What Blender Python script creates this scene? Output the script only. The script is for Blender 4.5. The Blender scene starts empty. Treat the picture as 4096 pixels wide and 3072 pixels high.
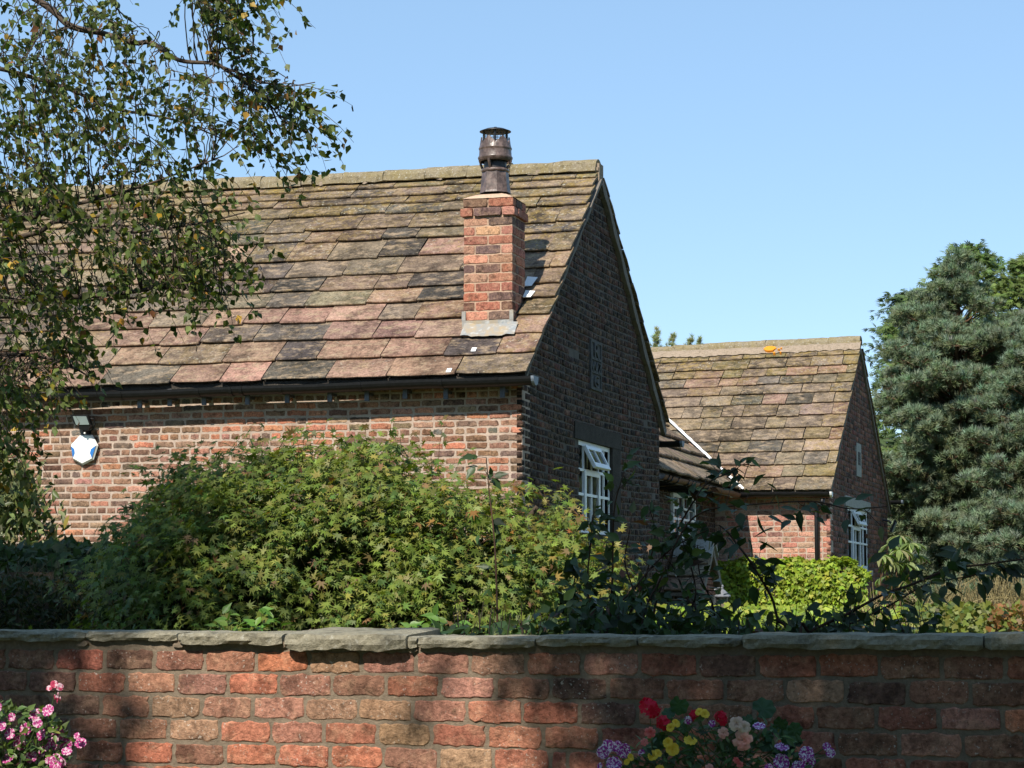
import bpy, math
import numpy as np
from mathutils import Matrix, Vector
rng = np.random.default_rng(7)
SC = bpy.context.scene
COL = SC.collection
# ------------------------------------------------------------------ camera
F = 9000.0                       # focal length in pixels of the 4096 px wide photograph
PITCH = math.atan(854 / F)
EYE = np.array([0.0, 0.0, 1.7])
cam_data = bpy.data.cameras.new('camera')
cam_data.sensor_width = 36.0
cam_data.lens = 36.0 * F / 4096
cam_data.clip_start = 0.1
cam_data.clip_end = 2000
cam = bpy.data.objects.new('camera', cam_data)
cam.location = EYE
cam.rotation_euler = (math.pi / 2 + PITCH, 0, 0)
COL.objects.link(cam)
SC.camera = cam
# ------------------------------------------------------------------ sky, sun, exposure
SUN_AZ, SUN_EL = math.radians(23.4), math.radians(44)
TO_SUN = np.array([-math.sin(SUN_AZ) * math.cos(SUN_EL), -math.cos(SUN_AZ) * math.cos(SUN_EL), math.sin(SUN_EL)])
world = bpy.data.worlds.new('World')
SC.world = world
world.use_nodes = True
wn = world.node_tree
sky = wn.nodes.new('ShaderNodeTexSky')
sky.sky_type = 'NISHITA'
sky.sun_disc = False
sky.sun_elevation = SUN_EL
sky.sun_rotation = math.atan2(TO_SUN[0], TO_SUN[1])
sky.altitude = 2500
sky.air_density = 1.1
sky.dust_density = 0.0
sky.ozone_density = 1.7
mixn = wn.nodes.new('ShaderNodeMix'); mixn.data_type = 'RGBA'          # an even veil of blue: the clear sky is flatter than the model's
mixn.inputs[0].default_value = 0.5
mixn.inputs[7].default_value = (2.05, 3.45, 5.0, 1)
wn.links.new(sky.outputs[0], mixn.inputs[6])
wn.links.new(mixn.outputs[2], wn.nodes['Background'].inputs[0])
wn.nodes['Background'].inputs[1].default_value = 0.14
sun_data = bpy.data.lights.new('sun', 'SUN')
sun_data.energy = 5.0
sun_data.angle = math.radians(0.53)
sun_data.color = (1.0, 0.93, 0.82)
sun = bpy.data.objects.new('sun', sun_data)
sun.rotation_euler = Vector(TO_SUN).to_track_quat('Z', 'Y').to_euler()
sun.location = (-8, -14, 20)
COL.objects.link(sun)
SC.view_settings.view_transform = 'Standard'
SC.view_settings.look = 'None'
SC.view_settings.exposure = 0.4
SC.view_settings.gamma = 1.0
# ------------------------------------------------------------------ pixel <-> place helpers
_c, _s = math.cos(PITCH), math.sin(PITCH)
def ray(px, py):
    a, b = (px - 2048) / F, (1536 - py) / F
    return np.array([a, _c - b * _s, _s + b * _c])
def at_y(px, py, Y):
    d = ray(px, py)
    return EYE + d * (Y / d[1])
def on(px, py, P, N):
    d = ray(px, py)
    return EYE + d * (np.dot(np.asarray(P) - EYE, N) / np.dot(d, N))
def proj(P):
    q = np.asarray(P, float) - EYE
    z = q[..., 1] * _c + q[..., 2] * _s
    y = -q[..., 1] * _s + q[..., 2] * _c
    return np.stack([2048 + F * q[..., 0] / z, 1536 - F * y / z], -1)
UP = np.array([0, 0, 1.0])
class Frame:
    def __init__(s, o, th):
        s.o = np.asarray(o, float)
        t = math.radians(th)
        s.u = np.array([math.cos(t), -math.sin(t), 0.0])     # along the front, to the right
        s.v = np.array([math.sin(t), math.cos(t), 0.0])      # into the building
        s.ang = -t
    def __call__(s, a, b, z):
        return s.o + a * s.u + b * s.v + z * UP
    def inv(s, P):
        q = np.asarray(P) - s.o
        return q @ s.u, q @ s.v, q[..., 2]
    def px(s, x, y, b):          # pixel -> (a, z) on the vertical plane at depth b
        q = s.inv(on(x, y, s(0, b, 0), s.v))
        return q[0], q[2]
    def pxa(s, x, y, a):         # pixel -> (b, z) on the gable plane at a
        q = s.inv(on(x, y, s(a, 0, 0), s.u))
        return q[1], q[2]
# ------------------------------------------------------------------ object helpers
BASE = {}
def _link(o, parent):
    COL.objects.link(o)
    if parent is not None:
        o.parent = parent
        BASE[o.name] = BASE[parent.name]
    return o
def thing(name, label, cat, loc, group=None):
    o = bpy.data.objects.new(name, None)
    o.empty_display_size = 0.2
    o.location = loc
    o['label'] = label
    o['category'] = cat
    if group: o['group'] = group
    COL.objects.link(o)
    BASE[o.name] = np.asarray(loc, float)
    return o
def mesh(name, V, Fc, mat, col=None, smooth=False):
    V = np.asarray(V, np.float32).reshape(-1, 3)
    me = bpy.data.meshes.new(name)
    if isinstance(Fc, np.ndarray):
        n, k = Fc.shape
        me.vertices.add(len(V)); me.vertices.foreach_set('co', V.ravel())
        me.loops.add(n * k); me.loops.foreach_set('vertex_index', Fc.astype(np.int32).ravel())
        me.polygons.add(n)
        me.polygons.foreach_set('loop_start', np.arange(0, n * k, k, dtype=np.int32))
        me.polygons.foreach_set('loop_total', np.full(n, k, np.int32))
        me.update(calc_edges=True)
    else:
        me.from_pydata([tuple(map(float, p)) for p in V], [], [tuple(map(int, f)) for f in Fc])
    me.materials.append(mat)
    if smooth:
        me.polygons.foreach_set('use_smooth', np.ones(len(me.polygons), bool))
    if col is not None:
        ca = me.color_attributes.new('Col', 'FLOAT_COLOR', 'POINT')
        c = np.asarray(col, np.float32)
        if c.shape[1] == 3: c = np.concatenate([c, np.ones((len(c), 1), np.float32)], 1)
        ca.data.foreach_set('color', c.ravel())
    me.validate()
    return me
def part(name, V, Fc, mat, parent, col=None, smooth=False, kind=None, label=None):
    V = np.asarray(V, float).reshape(-1, 3) - BASE[parent.name]
    o = bpy.data.objects.new(name, mesh(name, V, Fc, mat, col, smooth))
    if kind: o['kind'] = kind
    if label: o['label'] = label
    return _link(o, parent)
def solo(name, V, Fc, mat, label, cat, col=None, smooth=False, kind=None, group=None):
    V = np.asarray(V, float).reshape(-1, 3)
    loc = np.array([(V[:, 0].min() + V[:, 0].max()) / 2, (V[:, 1].min() + V[:, 1].max()) / 2, V[:, 2].min()])
    o = bpy.data.objects.new(name, mesh(name, V - loc, Fc, mat, col, smooth))
    o.location = loc
    COL.objects.link(o); BASE[o.name] = loc
    if label: o['label'] = label
    if cat: o['category'] = cat
    if kind: o['kind'] = kind
    if group: o['group'] = group
    return o
def piece(name, me, parent, X, Y, Z, P, color=None):
    o = bpy.data.objects.new(name, me)
    p = np.asarray(P) - BASE[parent.name]
    o.matrix_basis = Matrix(((X[0], Y[0], Z[0], p[0]), (X[1], Y[1], Z[1], p[1]), (X[2], Y[2], Z[2], p[2]), (0, 0, 0, 1)))
    if color is not None: o.color = color
    return _link(o, parent)
class MB:
    def __init__(s): s.V = []; s.F = []; s.n = 0
    def add(s, V, Fc):
        V = np.asarray(V, float).reshape(-1, 3)
        s.V.append(V); s.F += [tuple(int(i) + s.n for i in f) for f in Fc]; s.n += len(V)
        return s
    def box(s, fn, x0, x1, y0, y1, z0, z1):
        P = [fn(x, y, z) for z in (z0, z1) for y in (y0, y1) for x in (x0, x1)]
        return s.add(P, [(0, 2, 3, 1), (4, 5, 7, 6), (0, 1, 5, 4), (2, 6, 7, 3), (0, 4, 6, 2), (1, 3, 7, 5)])
    def tube(s, pts, r, n=6, cap=True):
        pts = np.asarray(pts, float)
        m = len(pts)
        r = np.broadcast_to(np.asarray(r, float), (m,))
        t = np.gradient(pts, axis=0)
        t /= np.linalg.norm(t, axis=1)[:, None] + 1e-9
        ref = np.where(np.abs(t[:, 2:3]) > 0.9, np.array([[1.0, 0, 0]]), np.array([[0, 0, 1.0]]))
        a = np.cross(t, ref); a /= np.linalg.norm(a, axis=1)[:, None]
        b = np.cross(t, a)
        ph = np.arange(n) * 2 * math.pi / n
        V = pts[:, None] + r[:, None, None] * (np.cos(ph)[None, :, None] * a[:, None] + np.sin(ph)[None, :, None] * b[:, None])
        Fc = []
        for i in range(m - 1):
            for j in range(n):
                k = (j + 1) % n
                Fc.append((i * n + j, i * n + k, (i + 1) * n + k, (i + 1) * n + j))
        if cap and n > 2:
            Fc.append(tuple(range(n))[::-1]); Fc.append(tuple(range((m - 1) * n, m * n)))
        return s.add(V, Fc)
    def lathe(s, c, prof, n=24):
        V = []; Fc = []
        for (r, z) in prof:
            for j in range(n):
                p = 2 * math.pi * j / n
                V.append((c[0] + r * math.cos(p), c[1] + r * math.sin(p), c[2] + z))
        for i in range(len(prof) - 1):
            for j in range(n):
                k = (j + 1) % n
                Fc.append((i * n + j, i * n + k, (i + 1) * n + k, (i + 1) * n + j))
        return s.add(V, Fc)
    def part(s, name, mat, parent, **k): return part(name, np.concatenate(s.V), s.F, mat, parent, **k)
    def solo(s, name, mat, label, cat, **k): return solo(name, np.concatenate(s.V), s.F, mat, label, cat, **k)
# ------------------------------------------------------------------ materials
class NT:
    def __init__(s, name):
        s.m = bpy.data.materials.new(name); s.m.use_nodes = True
        s.t = s.m.node_tree; s.t.nodes.clear()
        s.out = s.t.nodes.new('ShaderNodeOutputMaterial')
    def n(s, t, **k):
        x = s.t.nodes.new(t)
        for a, b in k.items(): setattr(x, a, b)
        return x
    def set(s, sock, v):
        if hasattr(v, 'is_output') or isinstance(v, bpy.types.NodeSocket): s.t.links.new(v, sock)
        elif isinstance(v, (tuple, list)): sock.default_value = (*v, 1.0) if len(v) == 3 and len(sock.default_value) == 4 else v
        else: sock.default_value = v
    def pos(s): return s.n('ShaderNodeNewGeometry').outputs['Position']
    def rnd(s): return s.n('ShaderNodeObjectInfo').outputs['Random']
    def noise(s, vec, scale, detail=3.0, rough=0.55, stretch=None):
        if stretch:
            mp = s.n('ShaderNodeMapping'); mp.inputs['Scale'].default_value = stretch
            s.set(mp.inputs['Vector'], vec); vec = mp.outputs[0]
        x = s.n('ShaderNodeTexNoise')
        s.set(x.inputs['Vector'], vec); x.inputs['Scale'].default_value = scale
        x.inputs['Detail'].default_value = detail; x.inputs['Roughness'].default_value = rough
        return x.outputs['Fac']
    def voro(s, vec, scale):
        x = s.n('ShaderNodeTexVoronoi'); s.set(x.inputs['Vector'], vec); x.inputs['Scale'].default_value = scale
        return x.outputs['Distance']
    def ramp(s, f, a, b, va=0.0, vb=1.0):
        x = s.n('ShaderNodeMapRange'); x.clamp = True
        s.set(x.inputs['Value'], f)
        for i, v in enumerate((a, b, va, vb)): s.set(x.inputs[i + 1], v)
        return x.outputs[0]
    def math(s, op, a, b=0.0):
        x = s.n('ShaderNodeMath', operation=op); s.set(x.inputs[0], a); s.set(x.inputs[1], b)
        return x.outputs[0]
    def mix(s, f, a, b, mode='MIX'):
        x = s.n('ShaderNodeMix', data_type='RGBA', blend_type=mode)
        s.set(x.inputs[0], f); s.set(x.inputs[6], a); s.set(x.inputs[7], b)
        return x.outputs[2]
    def scale(s, c, f):
        x = s.n('ShaderNodeVectorMath', operation='SCALE'); s.set(x.inputs[0], c); s.set(x.inputs['Scale'], f)
        return x.outputs[0]
    def shift(s, vec, r, k=37.0):
        x = s.n('ShaderNodeVectorMath', operation='ADD'); s.set(x.inputs[0], vec)
        y = s.n('ShaderNodeCombineXYZ'); q = s.math('MULTIPLY', r, k)
        for i in range(3): s.set(y.inputs[i], q)
        s.set(x.inputs[1], y.outputs[0])
        return x.outputs[0]
    def bump(s, h, strength, dist):
        x = s.n('ShaderNodeBump'); x.inputs['Strength'].default_value = strength; x.inputs['Distance'].default_value = dist
        s.set(x.inputs['Height'], h)
        return x.outputs[0]
    def bsdf(s, col, rough=0.9, normal=None, metal=0.0, spec=0.3):
        x = s.n('ShaderNodeBsdfPrincipled')
        s.set(x.inputs['Base Color'], col); s.set(x.inputs['Roughness'], rough); x.inputs['Metallic'].default_value = metal
        x.inputs['Specular IOR Level'].default_value = spec
        if normal is not None: s.set(x.inputs['Normal'], normal)
        return x
    def done(s, sh):
        s.t.links.new(sh.outputs[0], s.out.inputs[0])
        return s.m
def colour_source(t, src):
    if src == 'obj':
        o = t.n('ShaderNodeObjectInfo'); return o.outputs['Color'], o.outputs['Alpha'], o.outputs['Random']
    a = t.n('ShaderNodeAttribute', attribute_name='Col')
    return a.outputs['Color'], a.outputs['Alpha'], a.outputs['Alpha']
def brick_mat(name, src, fine=1.0, specks=0.5, dark=0.7):
    t = NT(name); c, al, r = colour_source(t, src)
    p = t.shift(t.pos(), r)
    patch = t.ramp(t.noise(p, 10 * fine, 5, 0.7), 0.50, 0.62, 0, dark)
    c = t.mix(patch, c, t.scale(c, 0.38))
    warm = t.ramp(t.noise(t.shift(p, 3.1), 15 * fine, 3), 0.50, 0.64, 0, 0.6)
    c = t.mix(warm, c, t.mix(0.5, t.scale(c, 1.35), (0.42, 0.27, 0.17)))
    c = t.scale(c, t.ramp(t.noise(p, 50 * fine, 4, 0.7), 0.32, 0.68, 0.6, 1.4))
    pit = t.ramp(t.voro(p, 70 * fine), 0.10, 0.2, 0.65, 0.0)
    c = t.mix(pit, c, t.scale(c, 0.25))
    sp = t.math('MULTIPLY', t.ramp(t.noise(t.shift(p, 8.3), 95 * fine, 2, 0.5), 0.63, 0.7), t.ramp(t.noise(p, 7 * fine, 2), 0.42, 0.62, 0, specks))
    c = t.mix(sp, c, (0.62, 0.55, 0.47))
    nrm = t.bump(t.noise(p, 75 * fine, 6, 0.75), 1.0, 0.010 / fine)
    return t.done(t.bsdf(c, 0.92, nrm, spec=0.15))
def mortar_mat(name, col, k=1.0):
    t = NT(name); p = t.pos()
    c = t.mix(t.ramp(t.noise(p, 6, 4, 0.6), 0.35, 0.7), t.scale_c(col, 0.72) if hasattr(t, 'scale_c') else tuple(x * 0.7 for x in col), col)
    c = t.scale(c, t.ramp(t.noise(p, 70, 4, 0.7), 0.25, 0.75, 0.75, 1.2))
    nrm = t.bump(t.noise(p, 45, 5, 0.7), 0.8, 0.008 * k)
    return t.done(t.bsdf(c, 0.95, nrm, spec=0.1))
def slate_mat():
    t = NT('stone_slate'); c, al, r = colour_source(t, 'obj')
    c = t.scale(c, t.ramp(t.noise(t.pos(), 1.3, 6, 0.72), 0.38, 0.62, 0.55, 1.12))     # stains that run across the joints
    p = t.shift(t.pos(), r)
    c = t.mix(t.ramp(t.noise(p, 3.6, 6, 0.72), 0.47, 0.60, 0, 0.75), c, t.scale(c, 0.36))
    c = t.mix(t.ramp(t.noise(t.shift(p, 6.5), 16, 5, 0.7), 0.50, 0.62, 0, 0.6), c, t.scale(c, 0.45))          # sooty weathering
    c = t.mix(t.ramp(t.noise(t.shift(p, 5), 6, 4, 0.6, (1, 1, 3)), 0.50, 0.64, 0, 0.7), c, (0.34, 0.25, 0.165))
    lich = t.math('MULTIPLY', t.ramp(t.noise(t.shift(p, 2), 7, 6, 0.75), 0.47, 0.58), al)
    c = t.mix(lich, c, (0.27, 0.185, 0.055))
    sp = t.math('MULTIPLY', t.ramp(t.noise(t.shift(p, 9), 28, 3, 0.6), 0.6, 0.67), t.ramp(al, 0.0, 0.6, 0.2, 0.9))
    c = t.mix(sp, c, t.mix(t.ramp(t.noise(p, 2.0, 1), 0.45, 0.55), (0.33, 0.23, 0.05), (0.45, 0.43, 0.35)))
    c = t.mix(t.ramp(t.voro(t.shift(p, 1), 13), 0.05, 0.12, 0.6, 0.0), c, t.scale(c, 0.3))
    c = t.scale(c, t.ramp(t.noise(p, 40, 4, 0.7), 0.32, 0.68, 0.62, 1.35))
    nrm = t.bump(t.noise(p, 18, 6, 0.7), 1.0, 0.02)
    return t.done(t.bsdf(c, 0.93, nrm, spec=0.15))
def stone_mat(name, a, b, d, sc=5.0, white=0.5):
    t = NT(name); p = t.pos()
    c = t.mix(t.ramp(t.noise(p, sc, 5, 0.65), 0.35, 0.65), a, b)
    c = t.mix(t.ramp(t.noise(t.shift(p, 4), sc * 2.2, 5, 0.7), 0.52, 0.68, 0, 0.8), c, d)
    c = t.mix(t.ramp(t.noise(t.shift(p, 7), sc * 7, 3, 0.6), 0.6, 0.66, 0, white), c, (0.5, 0.48, 0.40))
    c = t.scale(c, t.ramp(t.noise(p, 60, 4, 0.7), 0.25, 0.75, 0.75, 1.2))
    nrm = t.bump(t.noise(p, 34, 7, 0.75), 1.0, 0.018)
    return t.done(t.bsdf(c, 0.93, nrm, spec=0.15))
def leaf_mat(name, trans=0.3, rough=0.45, spec=0.35):
    t = NT(name)
    c = t.n('ShaderNodeAttribute', attribute_name='Col').outputs['Color']
    b = t.bsdf(c, rough, spec=spec)
    tr = t.n('ShaderNodeBsdfTranslucent')
    t.set(tr.inputs[0], t.mix(1.0, t.scale(c, 1.5), (1.0, 1.0, 0.35), 'MULTIPLY'))
    m = t.n('ShaderNodeMixShader'); m.inputs[0].default_value = trans
    t.t.links.new(b.outputs[0], m.inputs[1]); t.t.links.new(tr.outputs[0], m.inputs[2])
    return t.done(m)
def leaf_obj_mat(name, trans=0.3, rough=0.45, spec=0.35):
    t = NT(name)
    c = t.n('ShaderNodeObjectInfo').outputs['Color']
    c = t.scale(c, t.ramp(t.noise(t.pos(), 40, 2), 0.3, 0.7, 0.8, 1.2))
    b = t.bsdf(c, rough, spec=spec)
    tr = t.n('ShaderNodeBsdfTranslucent')
    t.set(tr.inputs[0], t.mix(1.0, t.scale(c, 1.5), (1.0, 1.0, 0.35), 'MULTIPLY'))
    m = t.n('ShaderNodeMixShader'); m.inputs[0].default_value = trans
    t.t.links.new(b.outputs[0], m.inputs[1]); t.t.links.new(tr.outputs[0], m.inputs[2])
    return t.done(m)
def plain(name, col, rough=0.6, var=0.15, metal=0.0, spec=0.4, sc=12.0, bump=0.2, bd=0.004):
    t = NT(name); p = t.pos()
    c = t.scale(t.mix(0.0, col, col), t.ramp(t.noise(p, sc, 4, 0.65), 0.3, 0.7, 1 - var, 1 + var))
    nrm = t.bump(t.noise(p, sc * 3, 4, 0.6), bump, bd) if bump else None
    return t.done(t.bsdf(c, rough, nrm, metal, spec))
def bark_mat(name, a, b):
    t = NT(name); p = t.pos()
    c = t.mix(t.ramp(t.noise(p, 18, 5, 0.7, (1, 1, 0.35)), 0.35, 0.65), a, b)
    return t.done(t.bsdf(c, 0.95, t.bump(t.noise(p, 40, 4, 0.7, (1, 1, 0.3)), 0.8, 0.01), spec=0.1))
M = {}
M['wall_brick'] = brick_mat('garden_wall_brick', 'obj', 1.0, 0.75, 0.75)
M['wall_brick_mass'] = brick_mat('garden_wall_brick_mass', 'attr', 1.0, 0.75, 0.75)
M['brick'] = brick_mat('cottage_brick', 'obj', 1.3, 0.25, 0.85)
M['brick_mass'] = brick_mat('cottage_brick_mass', 'attr', 1.3, 0.15, 0.85)
M['mortar'] = mortar_mat('lime_mortar', (0.52, 0.405, 0.325))
M['stack_mortar'] = mortar_mat('stack_mortar', (0.55, 0.38, 0.27))
M['wall_mortar'] = mortar_mat('sandy_mortar', (0.255, 0.20, 0.145), 1.4)
M['gable_shade_mortar'] = mortar_mat('gable_shade_mortar', (0.145, 0.128, 0.112))  # mortar darkened to stand in for shade on the gables and link
M['slate'] = slate_mat()
M['coping'] = stone_mat('coping_stone', (0.29, 0.26, 0.185), (0.39, 0.355, 0.265), (0.11, 0.10, 0.075), 5, 0.5)
M['ridge'] = stone_mat('ridge_stone', (0.27, 0.225, 0.16), (0.25, 0.20, 0.10), (0.11, 0.09, 0.05), 6, 0.75)
M['ridge_bed'] = stone_mat('ridge_bedding', (0.36, 0.28, 0.21), (0.30, 0.235, 0.17), (0.15, 0.12, 0.08), 12, 0.3)
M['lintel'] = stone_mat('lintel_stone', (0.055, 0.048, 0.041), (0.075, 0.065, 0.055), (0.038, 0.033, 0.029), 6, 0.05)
M['lintel_pale'] = stone_mat('pale_lintel_stone', (0.34, 0.34, 0.31), (0.40, 0.39, 0.35), (0.24, 0.24, 0.22), 6, 0.2)
M['plaque'] = stone_mat('plaque_stone', (0.10, 0.098, 0.095), (0.14, 0.135, 0.13), (0.06, 0.058, 0.055), 9, 0.15)
M['verge'] = stone_mat('verge_mortar', (0.19, 0.165, 0.14), (0.24, 0.21, 0.18), (0.10, 0.09, 0.08), 5, 0.1)
M['flaunch'] = stone_mat('flaunching_mortar', (0.66, 0.45, 0.31), (0.60, 0.42, 0.30), (0.50, 0.36, 0.26), 5, 0.1)
M['gutter'] = plain('black_gutter', (0.010, 0.010, 0.011), 0.45, 0.3, spec=0.3, sc=25, bump=0.15)
M['endcap'] = plain('gutter_end_face', (0.16, 0.19, 0.23), 0.5, 0.3, sc=30)  # blue-grey tone puts the light on the black gutter's ends into the colour
M['bracket'] = plain('galvanised_bracket', (0.10, 0.105, 0.12), 0.5, 0.3, metal=0.3)
M['rust_gutter'] = plain('rusted_iron_gutter', (0.16, 0.075, 0.04), 0.8, 0.35, sc=18, bump=0.4)
M['white'] = plain('white_window_frame', (0.86, 0.88, 0.89), 0.4, 0.04, spec=0.4, bump=0.0)
M['white_lead'] = plain('pale_lead_flashing', (0.80, 0.80, 0.79), 0.55, 0.08)
def glass_mat():
    t = NT('window_glass'); return t.done(t.bsdf((0.012, 0.015, 0.02), 0.06, spec=0.7))
M['glass'] = glass_mat()
def lead_mat():
    t = NT('lead_apron'); p = t.pos()
    c = t.mix(t.ramp(t.noise(p, 9, 4, 0.6, (1, 1, 0.3)), 0.35, 0.65), (0.25, 0.27, 0.28), (0.36, 0.28, 0.18))
    c = t.mix(t.ramp(t.noise(t.shift(p, 3), 14, 4, 0.6), 0.55, 0.7), c, (0.42, 0.42, 0.40))
    return t.done(t.bsdf(c, 0.6, t.bump(t.noise(p, 12, 3), 0.4, 0.01), spec=0.3))
M['lead'] = lead_mat()
def pot_mat():
    t = NT('brown_glazed_pot'); p = t.pos()
    c = t.mix(t.ramp(t.noise(p, 14, 5, 0.7), 0.42, 0.66), (0.075, 0.050, 0.040), (0.18, 0.125, 0.105))
    c = t.mix(t.ramp(t.noise(t.shift(p, 5), 30, 4, 0.7, (1, 1, 0.4)), 0.55, 0.7, 0, 0.7), c, (0.035, 0.027, 0.024))
    return t.done(t.bsdf(c, t.ramp(t.noise(p, 20, 3), 0.3, 0.7, 0.22, 0.55), t.bump(t.noise(p, 30, 4), 0.3, 0.006), spec=0.5))
M['pot'] = pot_mat()
M['black_metal'] = plain('black_metal', (0.014, 0.014, 0.017), 0.45, 0.25, spec=0.5)
M['wire'] = plain('cage_wire', (0.06, 0.055, 0.045), 0.5, 0.2)
M['alarm_white'] = plain('alarm_white_plastic', (0.88, 0.88, 0.84), 0.4, 0.02, bump=0.0)
M['alarm_blue'] = plain('alarm_blue_lens', (0.02, 0.16, 0.48), 0.25, 0.1, spec=0.6, bump=0.0)
M['lens'] = plain('floodlight_lens', (0.30, 0.36, 0.35), 0.2, 0.1, spec=0.6, bump=0.0)
M['lead_grey'] = plain('lantern_lead', (0.16, 0.17, 0.19), 0.6, 0.25)
M['lantern_glass'] = plain('lantern_panel', (0.20, 0.17, 0.12), 0.3, 0.2)
M['leaf'] = leaf_mat('foliage', 0.30, 0.5, 0.3)
M['gloss_leaf'] = leaf_mat('glossy_foliage', 0.25, 0.42, 0.3)
M['leaf_obj'] = leaf_obj_mat('single_leaf', 0.32, 0.5, 0.3)
M['gloss_leaf_obj'] = leaf_obj_mat('glossy_single_leaf', 0.25, 0.42, 0.3)
M['needle'] = leaf_mat('needles', 0.12, 0.6, 0.25)
M['bark'] = bark_mat('brown_bark', (0.10, 0.072, 0.05), (0.05, 0.04, 0.03))
M['birch_bark'] = bark_mat('birch_twig_bark', (0.13, 0.10, 0.075), (0.045, 0.035, 0.03))
M['pine_bark'] = bark_mat('pine_bark', (0.24, 0.13, 0.075), (0.10, 0.07, 0.05))
M['cane'] = bark_mat('rose_cane', (0.085, 0.045, 0.03), (0.045, 0.035, 0.025))
M['soil'] = plain('planter_wood', (0.10, 0.07, 0.045), 0.9, 0.3)
def ground_mat():
    t = NT('garden_ground'); p = t.pos()
    c = t.mix(t.ramp(t.noise(p, 0.7, 5, 0.7), 0.4, 0.6), (0.075, 0.11, 0.035), (0.10, 0.10, 0.05))
    c = t.scale(c, t.ramp(t.noise(p, 30, 4, 0.7), 0.3, 0.7, 0.7, 1.3))
    return t.done(t.bsdf(c, 0.95, t.bump(t.noise(p, 25, 5), 0.8, 0.03), spec=0.1))
M['ground'] = ground_mat()
# ================================================================== ground
GZ = 0.8                                     # the garden lies behind the wall, higher than the lane in front
WALL = Frame((0, 8.4, 0), 18.0)
def build_ground():
    bs = [-400, -60, -12, -2, 0.10, 0.14, 4, 12, 40, 120, 700]
    As = [-500, -120, -40, -12, -4, 0, 4, 12, 40, 120, 500]
    V = []; Fc = []
    for b in bs:
        for a in As:
            V.append(WALL(a, b, 0.0 if b < 0.12 else GZ))
    n = len(As)
    for i in range(len(bs) - 1):
        for j in range(n - 1):
            Fc.append((i * n + j, i * n + j + 1, (i + 1) * n + j + 1, (i + 1) * n + j))
    o = solo('ground', V, Fc, M['ground'], None, None, kind='structure')
build_ground()
# ================================================================== bricks
def brick_mesh(name, L, D, H, n, jit, mat, chamf=0.006):
    """a brick seen from its face: ragged outline, worn arrises, origin at the middle of its face (y = 0 is the face)"""
    per = []
    nx = max(2, round(n * L / (2 * (L + H)))); nz = max(1, round(n * H / (2 * (L + H))))
    for i in range(nx): per.append((-L / 2 + L * i / nx, -H / 2))
    for i in range(nz): per.append((L / 2, -H / 2 + H * i / nz))
    for i in range(nx): per.append((L / 2 - L * i / nx, H / 2))
    for i in range(nz): per.append((-L / 2, H / 2 - H * i / nz))
    per = np.array(per); k = len(per)
    c = (np.abs(per[:, 0]) > L / 2 - 1e-6) & (np.abs(per[:, 1]) > H / 2 - 1e-6)
    per[c] *= np.array([1 - 0.07 * H / L * 1.2, 0.90])
    per += rng.normal(0, jit, per.shape)
    inner = per * np.array([1 - 2.2 * chamf / L, 1 - 2.2 * chamf / H]) + rng.normal(0, jit * 0.4, per.shape)
    V = [(0, 0.0, 0)]
    V += [(x, abs(rng.normal(0, 0.0012)), z) for x, z in inner]
    V += [(x, chamf + abs(rng.normal(0, 0.0012)), z) for x, z in per]
    V += [(x, D, z) for x, z in per]
    Fc = []
    for i in range(k):
        j = (i + 1) % k
        Fc.append((0, 1 + i, 1 + j))
        Fc.append((1 + i, 1 + k + i, 1 + k + j, 1 + j))
        Fc.append((1 + k + i, 1 + 2 * k + i, 1 + 2 * k + j, 1 + k + j))
    return mesh(name, V, Fc, mat)
DESAT = 0.12
def jcol(c, s=0.16):
    c = np.array(c); c = c + (c @ np.array([.3, .55, .15]) - c) * DESAT
    c = c * (1 + rng.normal(0, s)) * (1 + rng.normal(0, s * 0.25, 3))
    return np.clip(c, 0.01, 0.9)
class BrickMass:
    """bricks too small or too hidden to pick apart: real boxes joined into one mesh"""
    def __init__(s): s.V = []; s.C = []
    def add(s, fn, a0, a1, z0, z1, b0, b1, col, ch=0.006):
        # face at b0, body towards b1, bevelled face
        P = [fn(a0 + ch, b0, z0 + ch), fn(a1 - ch, b0, z0 + ch), fn(a1 - ch, b0, z1 - ch), fn(a0 + ch, b0, z1 - ch)]
        sg = ch if b1 > b0 else -ch
        P += [fn(a0, b0 + sg, z0), fn(a1, b0 + sg, z0), fn(a1, b0 + sg, z1), fn(a0, b0 + sg, z1)]
        P += [fn(a0, b1, z0), fn(a1, b1, z0), fn(a1, b1, z1), fn(a0, b1, z1)]
        s.V.append(np.array(P)); s.C.append(np.tile(np.append(col, rng.random()), (12, 1)))
    def part(s, name, mat, parent):
        n = len(s.V); t = np.array([(0, 1, 2, 3)] + [(i, 4 + i, 4 + (i + 1) % 4, (i + 1) % 4) for i in range(4)] + [(4 + i, 8 + i, 8 + (i + 1) % 4, 4 + (i + 1) % 4) for i in range(4)])
        Fc = (t[None] + (np.arange(n) * 12)[:, None, None]).reshape(-1, 4)
        return part(name, np.concatenate(s.V), Fc, mat, parent, col=np.concatenate(s.C), kind='stuff')
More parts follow.
